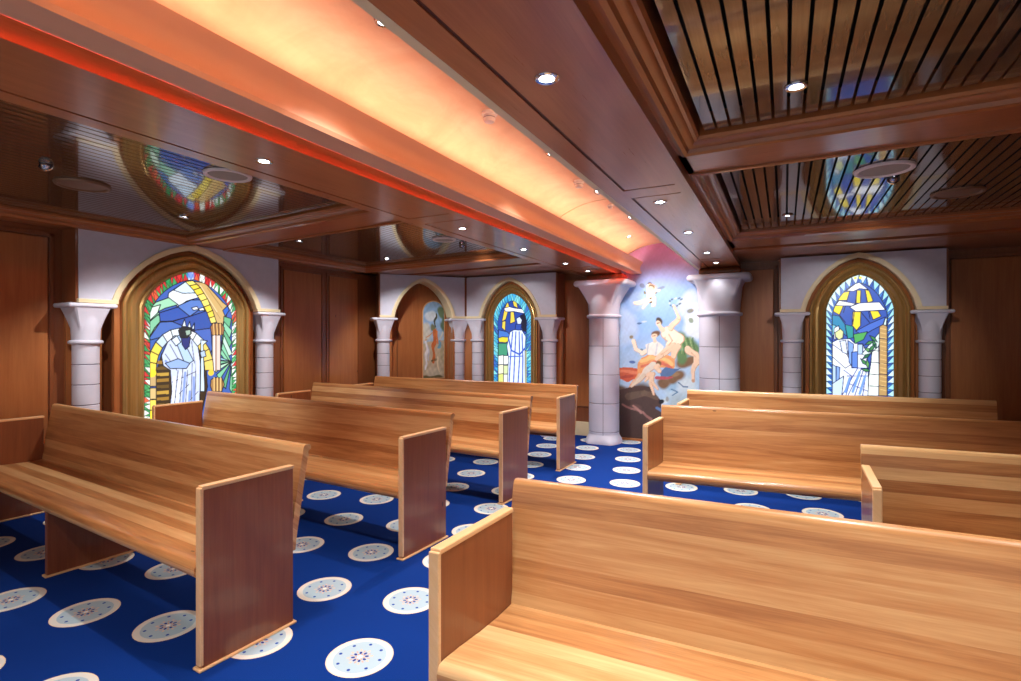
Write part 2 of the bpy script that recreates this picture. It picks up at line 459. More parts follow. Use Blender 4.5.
def small_column(parent_loc, rz, x, label, group):
    e = empty('column'); e.matrix_world = Matrix.Translation(parent_loc) @ Matrix.Rotation(rz, 4, 'Z') @ Matrix.Translation((x, 0.115, 0))
    e.location = e.matrix_world.translation; e.rotation_euler = (0, 0, rz)
    tag(e, label, 'column', group)
    js = [1.19 - .175 * k for k in range(6)]
    bm = bmesh.new(); lathe(bm, shaft_profile(.097, .06, 1.37, js), n=36); s_ = obj('shaft', bm, M['grey'], e, True)
    bm = bmesh.new()
    for j in js: lathe(bm, [(.0925, j - .0035), (.0925, j + .0035)], n=36)
    obj('joint', bm, M['joint'], s_)
    bm = bmesh.new(); lathe(bm, [(.135, 0), (.135, .03), (.115, .06)], n=36); obj('base', bm, M['grey'], e, True)
    bm = bmesh.new(); lathe(bm, bull(.125, 1.365, 1.40), n=40); obj('neck_ring', bm, M['grey'], e, True)
    obj('capital', capital_mesh(.1, .135, 1.40, 1.682), M['grey'], e, True)
    bm = bmesh.new(); round_slab(bm, .185, .15, 1.68, 1.718, .02); obj('abacus', bm, M['grey'], e, True)
    return e

def surround(loc, rz, W, hw, za_o, name_label, cols, zs=1.742, niche=False, depth=.30, off=.115):
    """white plaster head with a pointed opening, cream band round it, wood piers below, two half-engaged columns"""
    e = empty('arched_surround', loc, rz); tag(e, name_label, 'wall arch')
    top = 2.355; D = depth
    O = arch_pts(hw, zs, za_o, zs - .001)[5:-5]      # the arch alone
    bm = bmesh.new()
    # front face of the head with the arch cut out, at y=0, plus reveal
    xs = [p[0] for p in O]
    lo = [bm.verts.new((p[0], 0, p[1])) for p in O]; hi = [bm.verts.new((p[0], 0, top)) for p in O]
    for i in range(len(O) - 1):
        bm.faces.new((lo[i], lo[i + 1], hi[i + 1], hi[i]))
    for sx in (-1, 1):
        box(bm, min(sx * W, sx * hw), max(sx * W, sx * hw), 0.0, D, zs, top)
    lo2 = [bm.verts.new((p[0], D, p[1])) for p in O]
    for i in range(len(O) - 1): bm.faces.new((lo[i], lo2[i], lo2[i + 1], lo[i + 1]))
    obj('spandrel_panel', bm, M['spandrel'], e)
    # cream band: proud of the face and lining the reveal
    Oi = arch_pts(hw - .022, zs, za_o - .03, zs - .001)[5:-5]; Oo = arch_pts(hw + .032, zs, za_o + .022, zs - .001)[5:-5]
    dep = D if niche else .12
    bm = bmesh.new(); sweep_arch(bm, [(Oo, -.002), (Oo, -.018), (O, -.022), (Oi, -.012), (Oi, dep), (O, dep)])
    obj('arch_moulding', bm, M['cream'], e, True)
    for sx in (-1, 1):
        a, b = sorted((sx * (W + .012), sx * (hw - .022))); obj('ledge', boxes((a, b, -.022, .1, zs - .022, zs + .012), bev=.004), M['cream'], e)
        a, b = sorted((sx * W, sx * hw)); obj('pier', boxes((a, b, .22, D + .01, 0, zs - .022)), M['wall'], e)
        a, b = sorted((sx * (W + .02), sx * W)); obj('side_panel', boxes((a, b, .012, D, zs - .02, top)), M['stile'], e)
        if D > .26: obj('side_panel', boxes((a, b, .225, D, 0, zs - .021)), M['stile'], e)
    for sx, lab in cols:
        small_column(Vector(loc), rz, sx * (hw + off), lab, 'small wall columns')
    return e, hw, zs, za_o

def window(n, loc, rz, hw, zs, za_o, gw, gzs, gza, paint, gx=0.0, ydep=.12):
    e = empty('window_%d' % n, loc, rz); tag(e, kind='structure')
    zb = .55
    A0 = arch_pts(hw - .022, zs, za_o - .03, zb); A = arch_pts(hw * .885, zs, za_o - .075, zb); B = arch_pts(gw, gzs, gza, zb, gx)
    prof = [(0, .06), (.03, .045), (.12, .04), (.20, .05), (.24, .075), (.30, .08), (.36, .065), (.50, .06), (.62, .07), (.70, .09), (.78, .095), (.84, .085), (.92, .09), (1.0, ydep)]
    bm = bmesh.new(); sweep_arch(bm, [(lerp(A, B, t_), y) for t_, y in prof])
    bl = bmesh.new(); sweep_arch(bl, [(A0, .06), (A0, .10), (lerp(A0, A, .98), .09), (A, .05)]); box(bl, -hw, -hw * .885, .10, .2, 0, zb); box(bl, hw * .885, hw, .10, .2, 0, zb)
    obj('lining', bl, M['wall'], e, True)
    # sill below the glass
    box(bm, -hw + .02, hw - .02, .04, .16, zb - .08, zb)
    obj('frame', bm, M['bronze'], e, True)
    obj('apron', boxes((-hw, hw, .07, .12, 0, zb - .08)), M['wall'], e)
    off = Matrix.Rotation(rz, 3, 'Z') @ Vector((gx, ydep, 0))
    cv = Canvas((loc[0] + off.x, loc[1] + off.y, 0), rz, -gw - .01, gw + .01, zb, gza + .01, .0052, (20, 40, 120))
    G = arch_pts(gw, gzs, gza, zb); paint(cv, G)
    Gk = arch_pts(gw + .008, gzs, gza + .008, zb)
    g = cv.build('leaded_glass', M['glass'], e, in_arch(Gk)); g.location = (gx, ydep, 0)
    return e

LEAD = (10, 12, 22)
def border(cv, G, wd, cols, tri, n, seed, lead=.0045):
    """mosaic border: pieces between the outline and an inner outline, each split by a triangle"""
    r = random.Random(seed)
    top = max(p[1] for p in G); bot = min(p[1] for p in G); gw = max(p[0] for p in G)
    I = [(x * (gw - wd) / gw, bot + (z - bot) * (top - wd * 1.5 - bot) / (top - bot)) for x, z in G]
    def resample(P, m):
        d = [0]
        for a, b in zip(P, P[1:]): d.append(d[-1] + math.hypot(b[0] - a[0], b[1] - a[1]))
        out = []
        for k in range(m + 1):
            s_ = d[-1] * k / m; out.append((float(np.interp(s_, d, [p[0] for p in P])), float(np.interp(s_, d, [p[1] for p in P]))))
        return out
    o_, i_ = resample(G, n), resample(I, n)
    for k in range(n):
        c = r.choice(cols); q = [o_[k], o_[k + 1], i_[k + 1], i_[k]]
        cv.poly(q, c, raw=True)
        m = ((i_[k][0] + i_[k + 1][0]) / 2, (i_[k][1] + i_[k + 1][1]) / 2)
        mo = ((o_[k][0] + o_[k + 1][0]) / 2, (o_[k][1] + o_[k + 1][1]) / 2)
        T_ = [o_[k], o_[k + 1], m] if k % 2 == 0 or tri == 'in' else [i_[k], i_[k + 1], mo]
        cv.poly(T_, r.choice(cols if tri == 'mix' else [(176, 222, 232), (150, 208, 226), (200, 232, 240)]), raw=True)
        for i in range(3): cv._line(T_[i], T_[(i + 1) % 3], lead * .7, LEAD)
        cv._line(o_[k], i_[k], lead * .7, LEAD)
    for a, b in zip(I, I[1:]): cv._line(a, b, lead, LEAD)
    for a, b in zip(G, G[1:]): cv._line(a, b, lead, LEAD)
    return I

def glass_left(cv, G):
    cv.crop = (130, 260, 4.258); L = LEAD; w_ = .0048
    cv.col[:] = lin((58, 92, 168))
    P = lambda pts, c, e=L: cv.poly(pts, c, 1, e, w_)
    # sky and hills
    P([(70, 60), (430, 60), (430, 300), (70, 300)], (60, 94, 172), None)
    P([(240, 90), (165, 140), (160, 170), (205, 200), (240, 175), (262, 168), (292, 160), (268, 115)], (222, 234, 246))
    P([(240, 90), (185, 128), (225, 142), (280, 140)], (198, 220, 240))
    P([(75, 215), (110, 180), (165, 160), (205, 190), (150, 205), (120, 220), (140, 250), (110, 300), (80, 340)], (150, 204, 172))
    P([(80, 205), (130, 190), (118, 225), (82, 260)], (206, 230, 214)); P([(84, 262), (120, 232), (138, 252), (104, 290), (82, 330)], (122, 186, 150))
    P([(205, 195), (260, 170), (300, 170), (330, 215), (290, 215), (255, 240), (210, 215)], (86, 122, 192))
    P([(125, 225), (205, 200), (255, 240), (180, 260), (128, 262)], (52, 84, 166)); P([(255, 240), (330, 215), (350, 262), (345, 300), (270, 300), (180, 262)], (46, 78, 158))
    P([(128, 265), (180, 262), (270, 300), (200, 310), (90, 340), (80, 335)], (70, 104, 178)); P([(270, 300), (345, 290), (350, 380), (335, 420), (300, 330)], (66, 96, 176))
    P([(262, 204), (285, 198), (292, 210), (270, 214)], (232, 238, 250)); P([(292, 208), (312, 202), (318, 214), (298, 216)], (232, 238, 250))
    # tan field right of the yellow band, palm leaves
    P([(250, 88), (320, 98), (395, 180), (420, 200), (400, 280), (370, 268), (330, 170)], (196, 164, 106))
    cv.line([(300, 110), (370, 220)], (226, 200, 148), .006); cv.line([(330, 120), (392, 205)], (168, 132, 78), .006); cv.line([(290, 104), (385, 250)], (150, 118, 72), .003)
    P([(395, 215), (415, 195), (422, 215), (405, 240)], (44, 96, 196))
    for a, b in (((400, 240), (432, 250)), ((400, 262), (434, 300)), ((398, 290), (434, 350)), ((400, 320), (436, 400)), ((395, 350), (430, 430)), ((390, 380), (436, 450))):
        P([(385, 400), a, b, (400, 420)], random.choice([(128, 196, 160), (96, 170, 128), (184, 224, 200)]))
    for b in ((350, 440), (358, 470), (375, 500), (400, 540), (430, 560), (436, 500), (434, 460), (360, 415)):
        P([(432, 432), (b[0] - 6, b[1] - 12), b, (b[0] + 8, b[1] + 8)], random.choice([(120, 190, 150), (86, 160, 120), (178, 220, 190), (150, 200, 220)]))
    # yellow voussoir band
    ou = [(268, 88), (300, 118), (330, 165), (352, 215), (368, 265)]; inn = [(236, 92), (270, 128), (302, 175), (328, 225), (345, 270)]
    for k in range(4):
        for h in (0, .5):
            q = lambda A, t_: (A[k][0] + (A[k + 1][0] - A[k][0]) * t_, A[k][1] + (A[k + 1][1] - A[k][1]) * t_)
            P([q(ou, h), q(ou, h + .5), q(inn, h + .5), q(inn, h)], (232, 204, 70) if (k + int(h * 2)) % 2 else (244, 222, 110))
    # small column
    P([(350, 320), (385, 320), (385, 470), (350, 470)], (214, 196, 186)); cv.line([(366, 322), (366, 470)], (150, 110, 90), .008); cv.line([(360, 322), (360, 470)], (236, 230, 240), .006)
    P([(342, 285), (352, 270), (390, 270), (402, 290), (398, 318), (348, 320)], (150, 104, 62))
    for xx in (356, 370, 384): cv.line([(xx, 272), (xx + 2, 318)], (220, 178, 110), .005); cv.line([(xx + 6, 272), (xx + 7, 318)], L, .003)
    P([(345, 510), (360, 500), (392, 502), (402, 530), (390, 560), (350, 560), (342, 535)], (160, 120, 72))
    for xx in (358, 372, 386): cv.line([(xx, 502), (xx, 560)], (226, 190, 124), .006); cv.line([(xx + 7, 502), (xx + 7, 560)], L, .003)
    P([(348, 560), (390, 560), (390, 680), (348, 680)], (120, 150, 200))
    # lower arch of pale stones, yellow at the foot, dark doorway inside
    cx, cy = 215, 470
    P([(112, 680), (112, 480), (135, 400), (175, 350), (230, 335), (290, 360), (322, 430), (330, 540), (300, 680)], (54, 40, 22))
    for i, yy in enumerate(range(430, 680, 26)): P([(114, yy), (165, yy - 4), (165, yy + 10), (114, yy + 12)], [(150, 112, 44), (96, 72, 30), (184, 146, 60)][i % 3], None)
    pr = None
    for i in range(13):
        a = pi * (1.02 - i / 12 * 1.02); ro, ri = (142, 180), (104, 142)
        o_ = (cx + ro[0] * cos(a), cy - ro[1] * sin(a)); n_ = (cx + ri[0] * cos(a), cy - ri[1] * sin(a))
        if pr: P([pr[0], o_, n_, pr[1]], (236, 208, 78) if i < 4 else [(214, 226, 238), (186, 206, 226), (232, 236, 240)][i % 3] if i < 10 else (222, 196, 96))
        pr = (o_, n_)
    for k, yy in enumerate((490, 545, 595, 640)): P([(76, yy), (112, yy), (112, yy + 48), (76, yy + 48)], [(190, 160, 110), (206, 178, 120), (240, 214, 90), (250, 226, 60)][k])
    cv.blob((94, 482), .040, (240, 210, 50), 1, None, .08)
    cv.blob((345, 480), .034, (226, 190, 60), 1, None, .1)
    # robed figure with tablet and staff
    P([(160, 690), (178, 560), (172, 470), (142, 450), (134, 408), (160, 350), (190, 322), (262, 335), (290, 370), (300, 440), (298, 560), (292, 690)], (196, 206, 238))
    for q in ([(205, 470), (180, 690)], [(225, 460), (205, 690)], [(245, 470), (232, 690)], [(265, 440), (258, 690)], [(282, 430), (276, 600)], [(150, 400), (200, 470)], [(170, 360), (215, 440)], [(180, 520), (292, 470)], [(178, 600), (250, 530)], [(215, 640), (290, 560)], [(262, 345), (275, 440)]):
        cv.line(q, L, .0035)
    for q in ([(235, 480), (220, 680)], [(272, 500), (268, 680)], [(152, 430), (172, 455)], [(255, 560), (246, 680)]): cv.line(q, (128, 150, 214), .012)
    for q in ([(190, 500), (184, 600)], [(215, 480), (200, 600)], [(286, 400), (288, 480)]): cv.line(q, (232, 236, 250), .012)
    P([(188, 330), (214, 318), (270, 428), (238, 452)], (170, 196, 232)); P([(176, 340), (200, 322), (216, 350), (196, 366)], (206, 222, 244))
    P([(150, 440), (205, 420), (255, 440), (240, 462), (170, 462)], (140, 168, 220))
    P([(218, 332), (258, 326), (252, 368), (236, 382), (222, 360)], (36, 44, 110)); P([(206, 300), (222, 284), (256, 288), (262, 312), (244, 332), (214, 330)], (26, 30, 34))
    P([(234, 300), (258, 296), (258, 316), (240, 324)], (150, 176, 160)); P([(222, 282), (232, 252), (240, 284)], (214, 226, 244)); P([(246, 284), (254, 262), (260, 290)], (214, 226, 244)); P([(262, 292), (274, 268), (274, 296)], (196, 212, 240))
    P([(302, 340), (330, 345), (312, 362), (318, 560), (300, 560)], (200, 220, 236)); P([(298, 392), (318, 384), (324, 410), (304, 416)], (170, 190, 220))
    border(cv, G, .052, [(40, 140, 80), (196, 50, 50), (226, 236, 226), (90, 180, 110), (214, 90, 60), (238, 240, 230), (60, 150, 90)], 'mix', 58, 5, .0035)
    cv.blob((258, 66), .05, (70, 110, 220), .8, None, .5)
def glass_right(cv, G):
    cv.crop = (820, 265, 5.045); L = (14, 18, 60); w_ = .0042
    cv.col[:] = lin((50, 82, 166))
    P = lambda pts, c, e=L: cv.poly(pts, c, 1, e, w_)
    P([(60, 100), (350, 100), (350, 330), (60, 330)], (48, 80, 164), None)
    for q in ([(113, 140), (150, 132), (136, 178), (90, 178)], [(186, 128), (206, 128), (204, 192), (182, 192)], [(228, 124), (248, 130), (268, 182), (240, 190)],
              [(76, 204), (118, 206), (98, 252), (64, 232)], [(166, 236), (206, 236), (204, 306), (184, 330), (162, 304)], [(252, 232), (294, 232), (308, 258), (268, 276)]): P(q, (232, 208, 48))
    for a, b in (((150, 132), (118, 240)), ((186, 130), (166, 300)), ((228, 128), (252, 270)), ((206, 236), (250, 290)), ((98, 252), (128, 290))): cv.line([a, b], L, w_)
    P([(134, 130), (192, 84), (244, 124), (200, 118), (170, 132)], (232, 238, 248)); P([(78, 204), (96, 180), (130, 186), (180, 196), (160, 206)], (240, 242, 250)); P([(150, 212), (200, 192), (300, 188), (330, 226), (260, 230), (180, 234)], (236, 240, 250))
    P([(60, 252), (98, 258), (126, 300), (136, 360), (100, 330), (60, 300)], (40, 124, 166)); P([(126, 300), (168, 310), (168, 366), (140, 372)], (38, 138, 140)); P([(180, 334), (250, 296), (330, 262), (318, 300), (260, 330), (220, 356)], (66, 102, 190))
    P([(168, 350), (240, 336), (220, 376), (176, 396)], (74, 158, 84)); P([(60, 300), (80, 306), (74, 350), (60, 360)], (120, 190, 210))
    # figure
    P([(62, 390), (90, 376), (150, 372), (176, 396), (216, 398), (236, 440), (250, 660), (62, 660)], (222, 230, 248))
    P([(76, 330), (96, 316), (118, 336), (116, 366), (96, 378), (78, 362)], (206, 214, 150)); P([(72, 318), (94, 306), (98, 326), (76, 340), (80, 378), (70, 372)], (226, 232, 246))
    P([(62, 400), (136, 452), (160, 500), (128, 520), (62, 462)], (236, 240, 252)); P([(100, 384), (130, 380), (140, 450), (112, 440)], (206, 218, 246)); P([(140, 380), (170, 400), (160, 512), (146, 490)], (120, 156, 222))
    P([(160, 440), (190, 436), (190, 520), (160, 516)], (86, 124, 204)); P([(190, 400), (216, 400), (216, 450), (190, 450)], (170, 196, 238))
    P([(62, 500), (80, 512), (80, 600), (62, 620)], (170, 196, 236)); P([(82, 510), (100, 516), (96, 620), (80, 600)], (120, 154, 220)); P([(60, 600), (120, 560), (110, 660), (60, 660)], (190, 210, 242))
    for q in ([(190, 520), (110, 660)], [(210, 520), (140, 660)], [(222, 520), (175, 660)], [(236, 520), (215, 660)], [(120, 530), (160, 560), (130, 660)], [(160, 520), (236, 520)], [(150, 600), (250, 640)], [(136, 560), (240, 560)]): cv.line(q, (24, 44, 130), w_)
    for q in ([(200, 540), (165, 640)], [(228, 560), (200, 650)], [(150, 570), (128, 640)]): cv.line(q, (110, 148, 222), .012)
    P([(210, 450), (300, 340), (320, 300), (330, 268), (338, 270), (330, 330), (290, 420), (240, 460)], (206, 232, 226))
    # leaves
    for c_, a in (((270, 372), .7), ((250, 392), -.4), ((275, 400), 1.2), ((245, 430), .5), ((235, 460), -.6), ((222, 490), .8), ((240, 500), 1.4), ((232, 530), .2), ((262, 420), -.9)):
        x_, y_ = c_; dx, dy = 26 * cos(a), 26 * sin(a); nx, ny = -9 * sin(a), 9 * cos(a)
        P([(x_ - dx, y_ - dy), (x_ + nx, y_ + ny), (x_ + dx, y_ + dy), (x_ - nx, y_ - ny)], random.choice([(60, 128, 72), (40, 104, 66), (96, 156, 84)]))
    P([(262, 440), (296, 410), (298, 660), (242, 660), (246, 560), (256, 500)], (226, 236, 232))
    for yy in (430, 490, 550, 610): cv.line([(252, yy), (344, yy + 8)], L, w_)
    P([(300, 310), (318, 300), (340, 310), (340, 660), (296, 660)], (176, 142, 92))
    for yy in (370, 430, 495, 550, 610): cv.line([(298, yy), (340, yy + 4)], L, w_)
    for yy in range(320, 650, 22): cv.line([(306, yy), (334, yy + 6)], (216, 182, 120), .004)
    border(cv, G, .060, [(44, 96, 186), (60, 120, 200), (36, 80, 170)], 'in', 46, 2, .0035)
    cv.blob((178, 66), .018, (214, 220, 60), 1, None, .3); cv.blob((204, 64), .018, (214, 220, 60), 1, None, .3)
def glass_far(cv, G):
    cv.crop = (460, 260, 4.867); L = (10, 16, 60); w_ = .0055
    cv.col[:] = lin((34, 66, 150))
    P = lambda pts, c, e=L: cv.poly(pts, c, 1, e, w_)
    for q in ([(232, 200), (240, 228), (222, 290), (204, 300), (216, 240)], [(246, 252), (262, 252), (268, 300), (244, 310)], [(206, 300), (222, 296), (220, 345), (204, 330)], [(256, 200), (274, 200), (282, 235), (262, 225)]): P(q, (224, 194, 70))
    P([(212, 236), (240, 228), (262, 234), (310, 240), (322, 262), (262, 250), (224, 252)], (236, 240, 250))
    P([(188, 340), (230, 350), (250, 370), (240, 400), (186, 390)], (60, 110, 190))
    P([(186, 405), (236, 405), (230, 465), (186, 480)], (60, 140, 110)); P([(186, 380), (205, 374), (240, 376), (244, 392), (222, 402), (190, 400)], (206, 196, 50))
    for k, yy in enumerate((466, 512, 556)): P([(186, yy), (212, yy - 4), (212, yy + 42), (186, yy + 44)], [(220, 232, 220), (232, 226, 190), (200, 206, 120)][k]); P([(212, yy), (236, yy), (234, yy + 42), (212, yy + 44)], [(236, 240, 236), (196, 210, 160), (226, 232, 214)][k])
    P([(318, 440), (330, 440), (332, 610), (318, 610)], (220, 222, 170)); P([(312, 360), (330, 360), (332, 440), (316, 440)], (60, 140, 190))
    P([(244, 350), (262, 340), (300, 340), (320, 372), (316, 440), (318, 610), (230, 610), (236, 470), (228, 420)], (206, 220, 248))
    for q in ([(256, 350), (246, 470), (238, 610)], [(272, 350), (266, 480), (260, 610)], [(288, 350), (290, 480), (282, 610)], [(302, 360), (306, 480), (304, 610)]): cv.line(q, (40, 72, 176), .009)
    cv.line([(236, 380), (250, 440), (290, 460), (316, 430)], (40, 80, 180), .012); cv.line([(240, 470), (300, 468)], (50, 90, 190), .008)
    P([(294, 270), (314, 262), (328, 290), (326, 350), (306, 345), (296, 310)], (14, 20, 44)); P([(274, 285), (290, 276), (302, 292), (296, 312), (280, 314)], (196, 216, 246)); P([(272, 312), (300, 312), (296, 342), (268, 340)], (36, 72, 160))
    border(cv, G, .072, [(60, 160, 206), (90, 190, 216), (40, 120, 190), (120, 206, 214), (50, 100, 180)], 'mix', 44, 9, .0035)

# ------------------------------------------------------------------ arched surrounds, columns and windows
GC = 'small wall columns'
# 1: left wall
LOC1 = (-5.30, 3.26, 0)   # plane of the face
surround(LOC1, pi / 2, .99, .72, 2.335, 'white plaster wall arch around the largest stained glass window, on the left wall',
         [(-1, 'grey column left of the large stained glass window, half hidden by the nearest left pew'), (1, 'grey column right of the large stained glass window on the left wall')], depth=.245, off=.17)
window(1, LOC1, pi / 2, .72, 1.742, 2.335, .475, 1.72, 2.10, glass_left, .055, .11)
# 2: diagonal corner niche
DA = atan2(FACE - 5.93, -4.40 + 5.25); DL = math.hypot(FACE - 5.93, .85)
LOC2 = ((-5.25 - 4.40) / 2, (5.93 + FACE) / 2, 0)
SUR2, _, _, _ = surround(LOC2, DA, DL / 2 - .02, .46, 2.30, 'white plaster wall arch of the wood-lined corner niche with a small painting',
         [(-1, 'grey column left of the corner painting niche'), (1, 'grey column right of the corner painting niche')], niche=True)
# 3: far wall left
LOC3 = (-3.64, FACE, 0)
surround(LOC3, 0, .745, .49, 2.30, 'white plaster wall arch around the narrow window of a figure carrying a basket',
         [(-1, 'grey column left of the basket-bearer stained glass window'), (1, 'grey column right of the basket-bearer window, near the free-standing pillar')])
window(2, LOC3, 0, .49, 1.742, 2.30, .315, 1.76, 2.09, glass_far, -.005, .10)
# 4: far wall right
LOC4 = (.725, FACE, 0)
surround(LOC4, 0, .765, .535, 2.345, 'white plaster wall arch around the sunbeam stained glass window on the right',
         [(-1, 'grey column left of the sunbeam stained glass window'), (1, 'grey column right of the sunbeam window, farthest right in the room')])
window(3, LOC4, 0, .535, 1.742, 2.345, .318, 1.75, 2.13, glass_right, .015, .10)

# niche box behind the diagonal arch, standing clear of the walls' corner
e = SUR2
bm = bmesh.new(); box(bm, -.62, .60, .40, .43, 0, 2.4); box(bm, -.50, -.47, .05, .40, 0, 2.4); box(bm, .47, .50, .05, .40, 0, 2.4)
obj('lining', bm, M['wall'], e)
bm = bmesh.new(); box(bm, -.33, -.315, .385, .40, 0, 2.35); obj('bead', bm, M['stile'], e)
bm = bmesh.new(); prism(bm, [(-4.50, 6.98), (-4.36, 7.06), (-4.36, 7.29), (-4.62, 7.29)], 0, 2.355, 'z'); tag(obj('trim_9', bm, M['wall']), kind='structure')
# small painting hung in the niche
pl = Matrix.Rotation(DA, 3, 'Z') @ Vector((0, .385, 0))
porg = (LOC2[0] + pl.x, LOC2[1] + pl.y, 0)
cv = Canvas(porg, DA, -.35, .45, .6, 2.1, .006, (170, 196, 220)); cv.warp(.012, 22)
cv.crop = (410, 290, 7.16)
pc = [cv.pt(p) for p in ((94, 330), (244, 330), (170, 82), (170, 630))]
px0, px1, pz1, pz0 = pc[0][0], pc[1][0], pc[2][1], pc[3][1]
cv.poly([(80, 60), (260, 60), (260, 300), (80, 300)], (150, 188, 226)); cv.blob((150, 190), .10, (226, 232, 236), .8); cv.blob((110, 300), .1, (214, 210, 196), .9, .16)
cv.blob((225, 160), .07, (104, 124, 64), .9, .12); cv.blob((245, 240), .07, (88, 110, 60), .9, .14); cv.blob((165, 265), .05, (110, 116, 56), .9, .06)
cv.poly([(80, 380), (250, 360), (250, 640), (80, 640)], (196, 184, 158)); cv.blob((170, 590), .16, (206, 200, 178), .9, .09); cv.blob((160, 625), .2, (98, 90, 48), .9, .035)
for a in ([(180, 170), (185, 260)],): cv.line(a, (70, 74, 60), .012)
cv.line([(176, 290), (172, 400), (168, 520)], (198, 108, 54), .032, .02); cv.line([(190, 300), (196, 380)], (214, 128, 70), .016); cv.line([(160, 300), (120, 330)], (210, 160, 120), .01)
cv.line([(118, 370), (118, 470), (112, 570)], (226, 230, 236), .022, .014); cv.line([(128, 400), (134, 500)], (186, 196, 214), .01); cv.blob((120, 350), .02, (216, 176, 140))
cv.line([(212, 370), (206, 410)], (116, 168, 198), .03, .022); cv.line([(226, 400), (232, 500)], (178, 170, 140), .02); cv.line([(196, 480), (204, 590)], (232, 218, 190), .014, .01)
cv.line([(235, 300), (215, 350)], (214, 214, 206), .012); cv.blob((160, 505), .02, (96, 84, 50)); cv.blob((186, 278), .018, (190, 150, 116)); cv.blob((222, 365), .016, (196, 158, 128)); cv.blob((180, 500), .03, (120, 96, 56), .8)
cv.mottled(.08, 60, 50, 4)
e = empty('niche_painting', porg, DA); tag(e, 'small tall round-topped painting of robed figures inside the corner niche', 'painting')
pcx, phw = (px0 + px1) / 2, (px1 - px0) / 2
def keep(x, z, c=pcx, h=phw, t_=pz1, b=pz0): return (np.abs(x - c) < h) & (z > b) & ((z < t_ - h) | (np.hypot(x - c, z - (t_ - h)) < h))
g = cv.build('canvas', M['paint'], e, keep)
bm = bmesh.new()
op = [(pcx + (phw + .012) * cos(a), pz1 - phw + (phw + .012) * sin(a)) for a in [pi * i / 16 for i in range(17)]] + [(pcx - phw - .012, pz0 - .012), (pcx + phw + .012, pz0 - .012)]
V = [bm.verts.new((p[0], .004, p[1])) for p in op]; V2 = [bm.verts.new((p[0], .016, p[1])) for p in op]
bm.faces.new(V); bm.faces.new(V2[::-1])
for i in range(len(op)): bm.faces.new((V[i], V[(i + 1) % len(op)], V2[(i + 1) % len(op)], V2[i]))
obj('backboard', bm, M['edge'], e)

# ------------------------------------------------------------------ the two big columns
def big_column(x, y, r, label, seam_a, hw):
    e = empty('pillar', (x, y, 0)); tag(e, label, 'pillar', 'large pillars flanking the mural')
    js = [1.31, .925, .54, .155]
    bm = bmesh.new(); lathe(bm, shaft_profile(r, .10, 1.69, js, .006), n=56); s_ = obj('shaft', bm, M['grey'], e, True)
    bm = bmesh.new()
    for j in js: lathe(bm, [(r - .0045, j - .0045), (r - .0045, j + .0045)], n=56, cap=False)
    for k in range(4):
        a = seam_a + k * pi / 2; p = Vector(((r + .0006) * cos(a), (r + .0006) * sin(a), 0)); q = Vector((-sin(a), cos(a), 0)) * .0035
        v = [bm.verts.new((p + d + Vector((0, 0, z)))) for d, z in ((-q, .11), (q, .11), (q, 1.68), (-q, 1.68))]; bm.faces.new(v)
    obj('joint', bm, M['joint'], s_)
    bm = bmesh.new(); rings = []
    for s_r, z in ((1.30, 0), (1.30, .02), (1.12, .06), (1.02, .10), (1.0, .12)):
        ring = []
        for i in range(56):
            a = 2 * pi * i / 56; sq = min(1.0 / max(abs(cos(a)), abs(sin(a))), 1.25); f = max(0, (s_r - 1) / .3)
            ring.append(bm.verts.new((r * (s_r * (1 - f) + min(1.16 * sq, 1.21) * f) * cos(a), r * (s_r * (1 - f) + (1.13 * sq) * f) * sin(a), z)))
        rings.append(ring)
    for a_, b_ in zip(rings, rings[1:]):
        for i in range(56): bm.faces.new((a_[i], a_[(i + 1) % 56], b_[(i + 1) % 56], b_[i]))
    bm.faces.new(rings[0][::-1]); obj('base', bm, M['grey'], e, True)
    bm = bmesh.new(); lathe(bm, bull(r + .032, 1.688, 1.735), n=56); obj('neck_ring', bm, M['grey'], e, True)
    obj('capital', capital_mesh(r * 1.0, hw - .095, 1.735, 2.12), M['grey'], e, True)
    bm = bmesh.new(); round_slab(bm, hw, hw * .66, 2.118, 2.20, .08, 0, .03); obj('abacus', bm, M['grey'], e, True)
    bm = bmesh.new(); round_slab(bm, hw - .12, hw * .3, 2.20, ZB, .02, 0, .12); obj('top_block', bm, M['stile'], e)
big_column(-2.195, 6.99, .205, 'large grey pillar left of the mural, at the end of the left beam', -pi / 2 + .24, .385)
big_column(-.72, 6.99, .235, 'large grey pillar right of the mural, behind the right-hand pews', -pi / 2 + .10, .37)

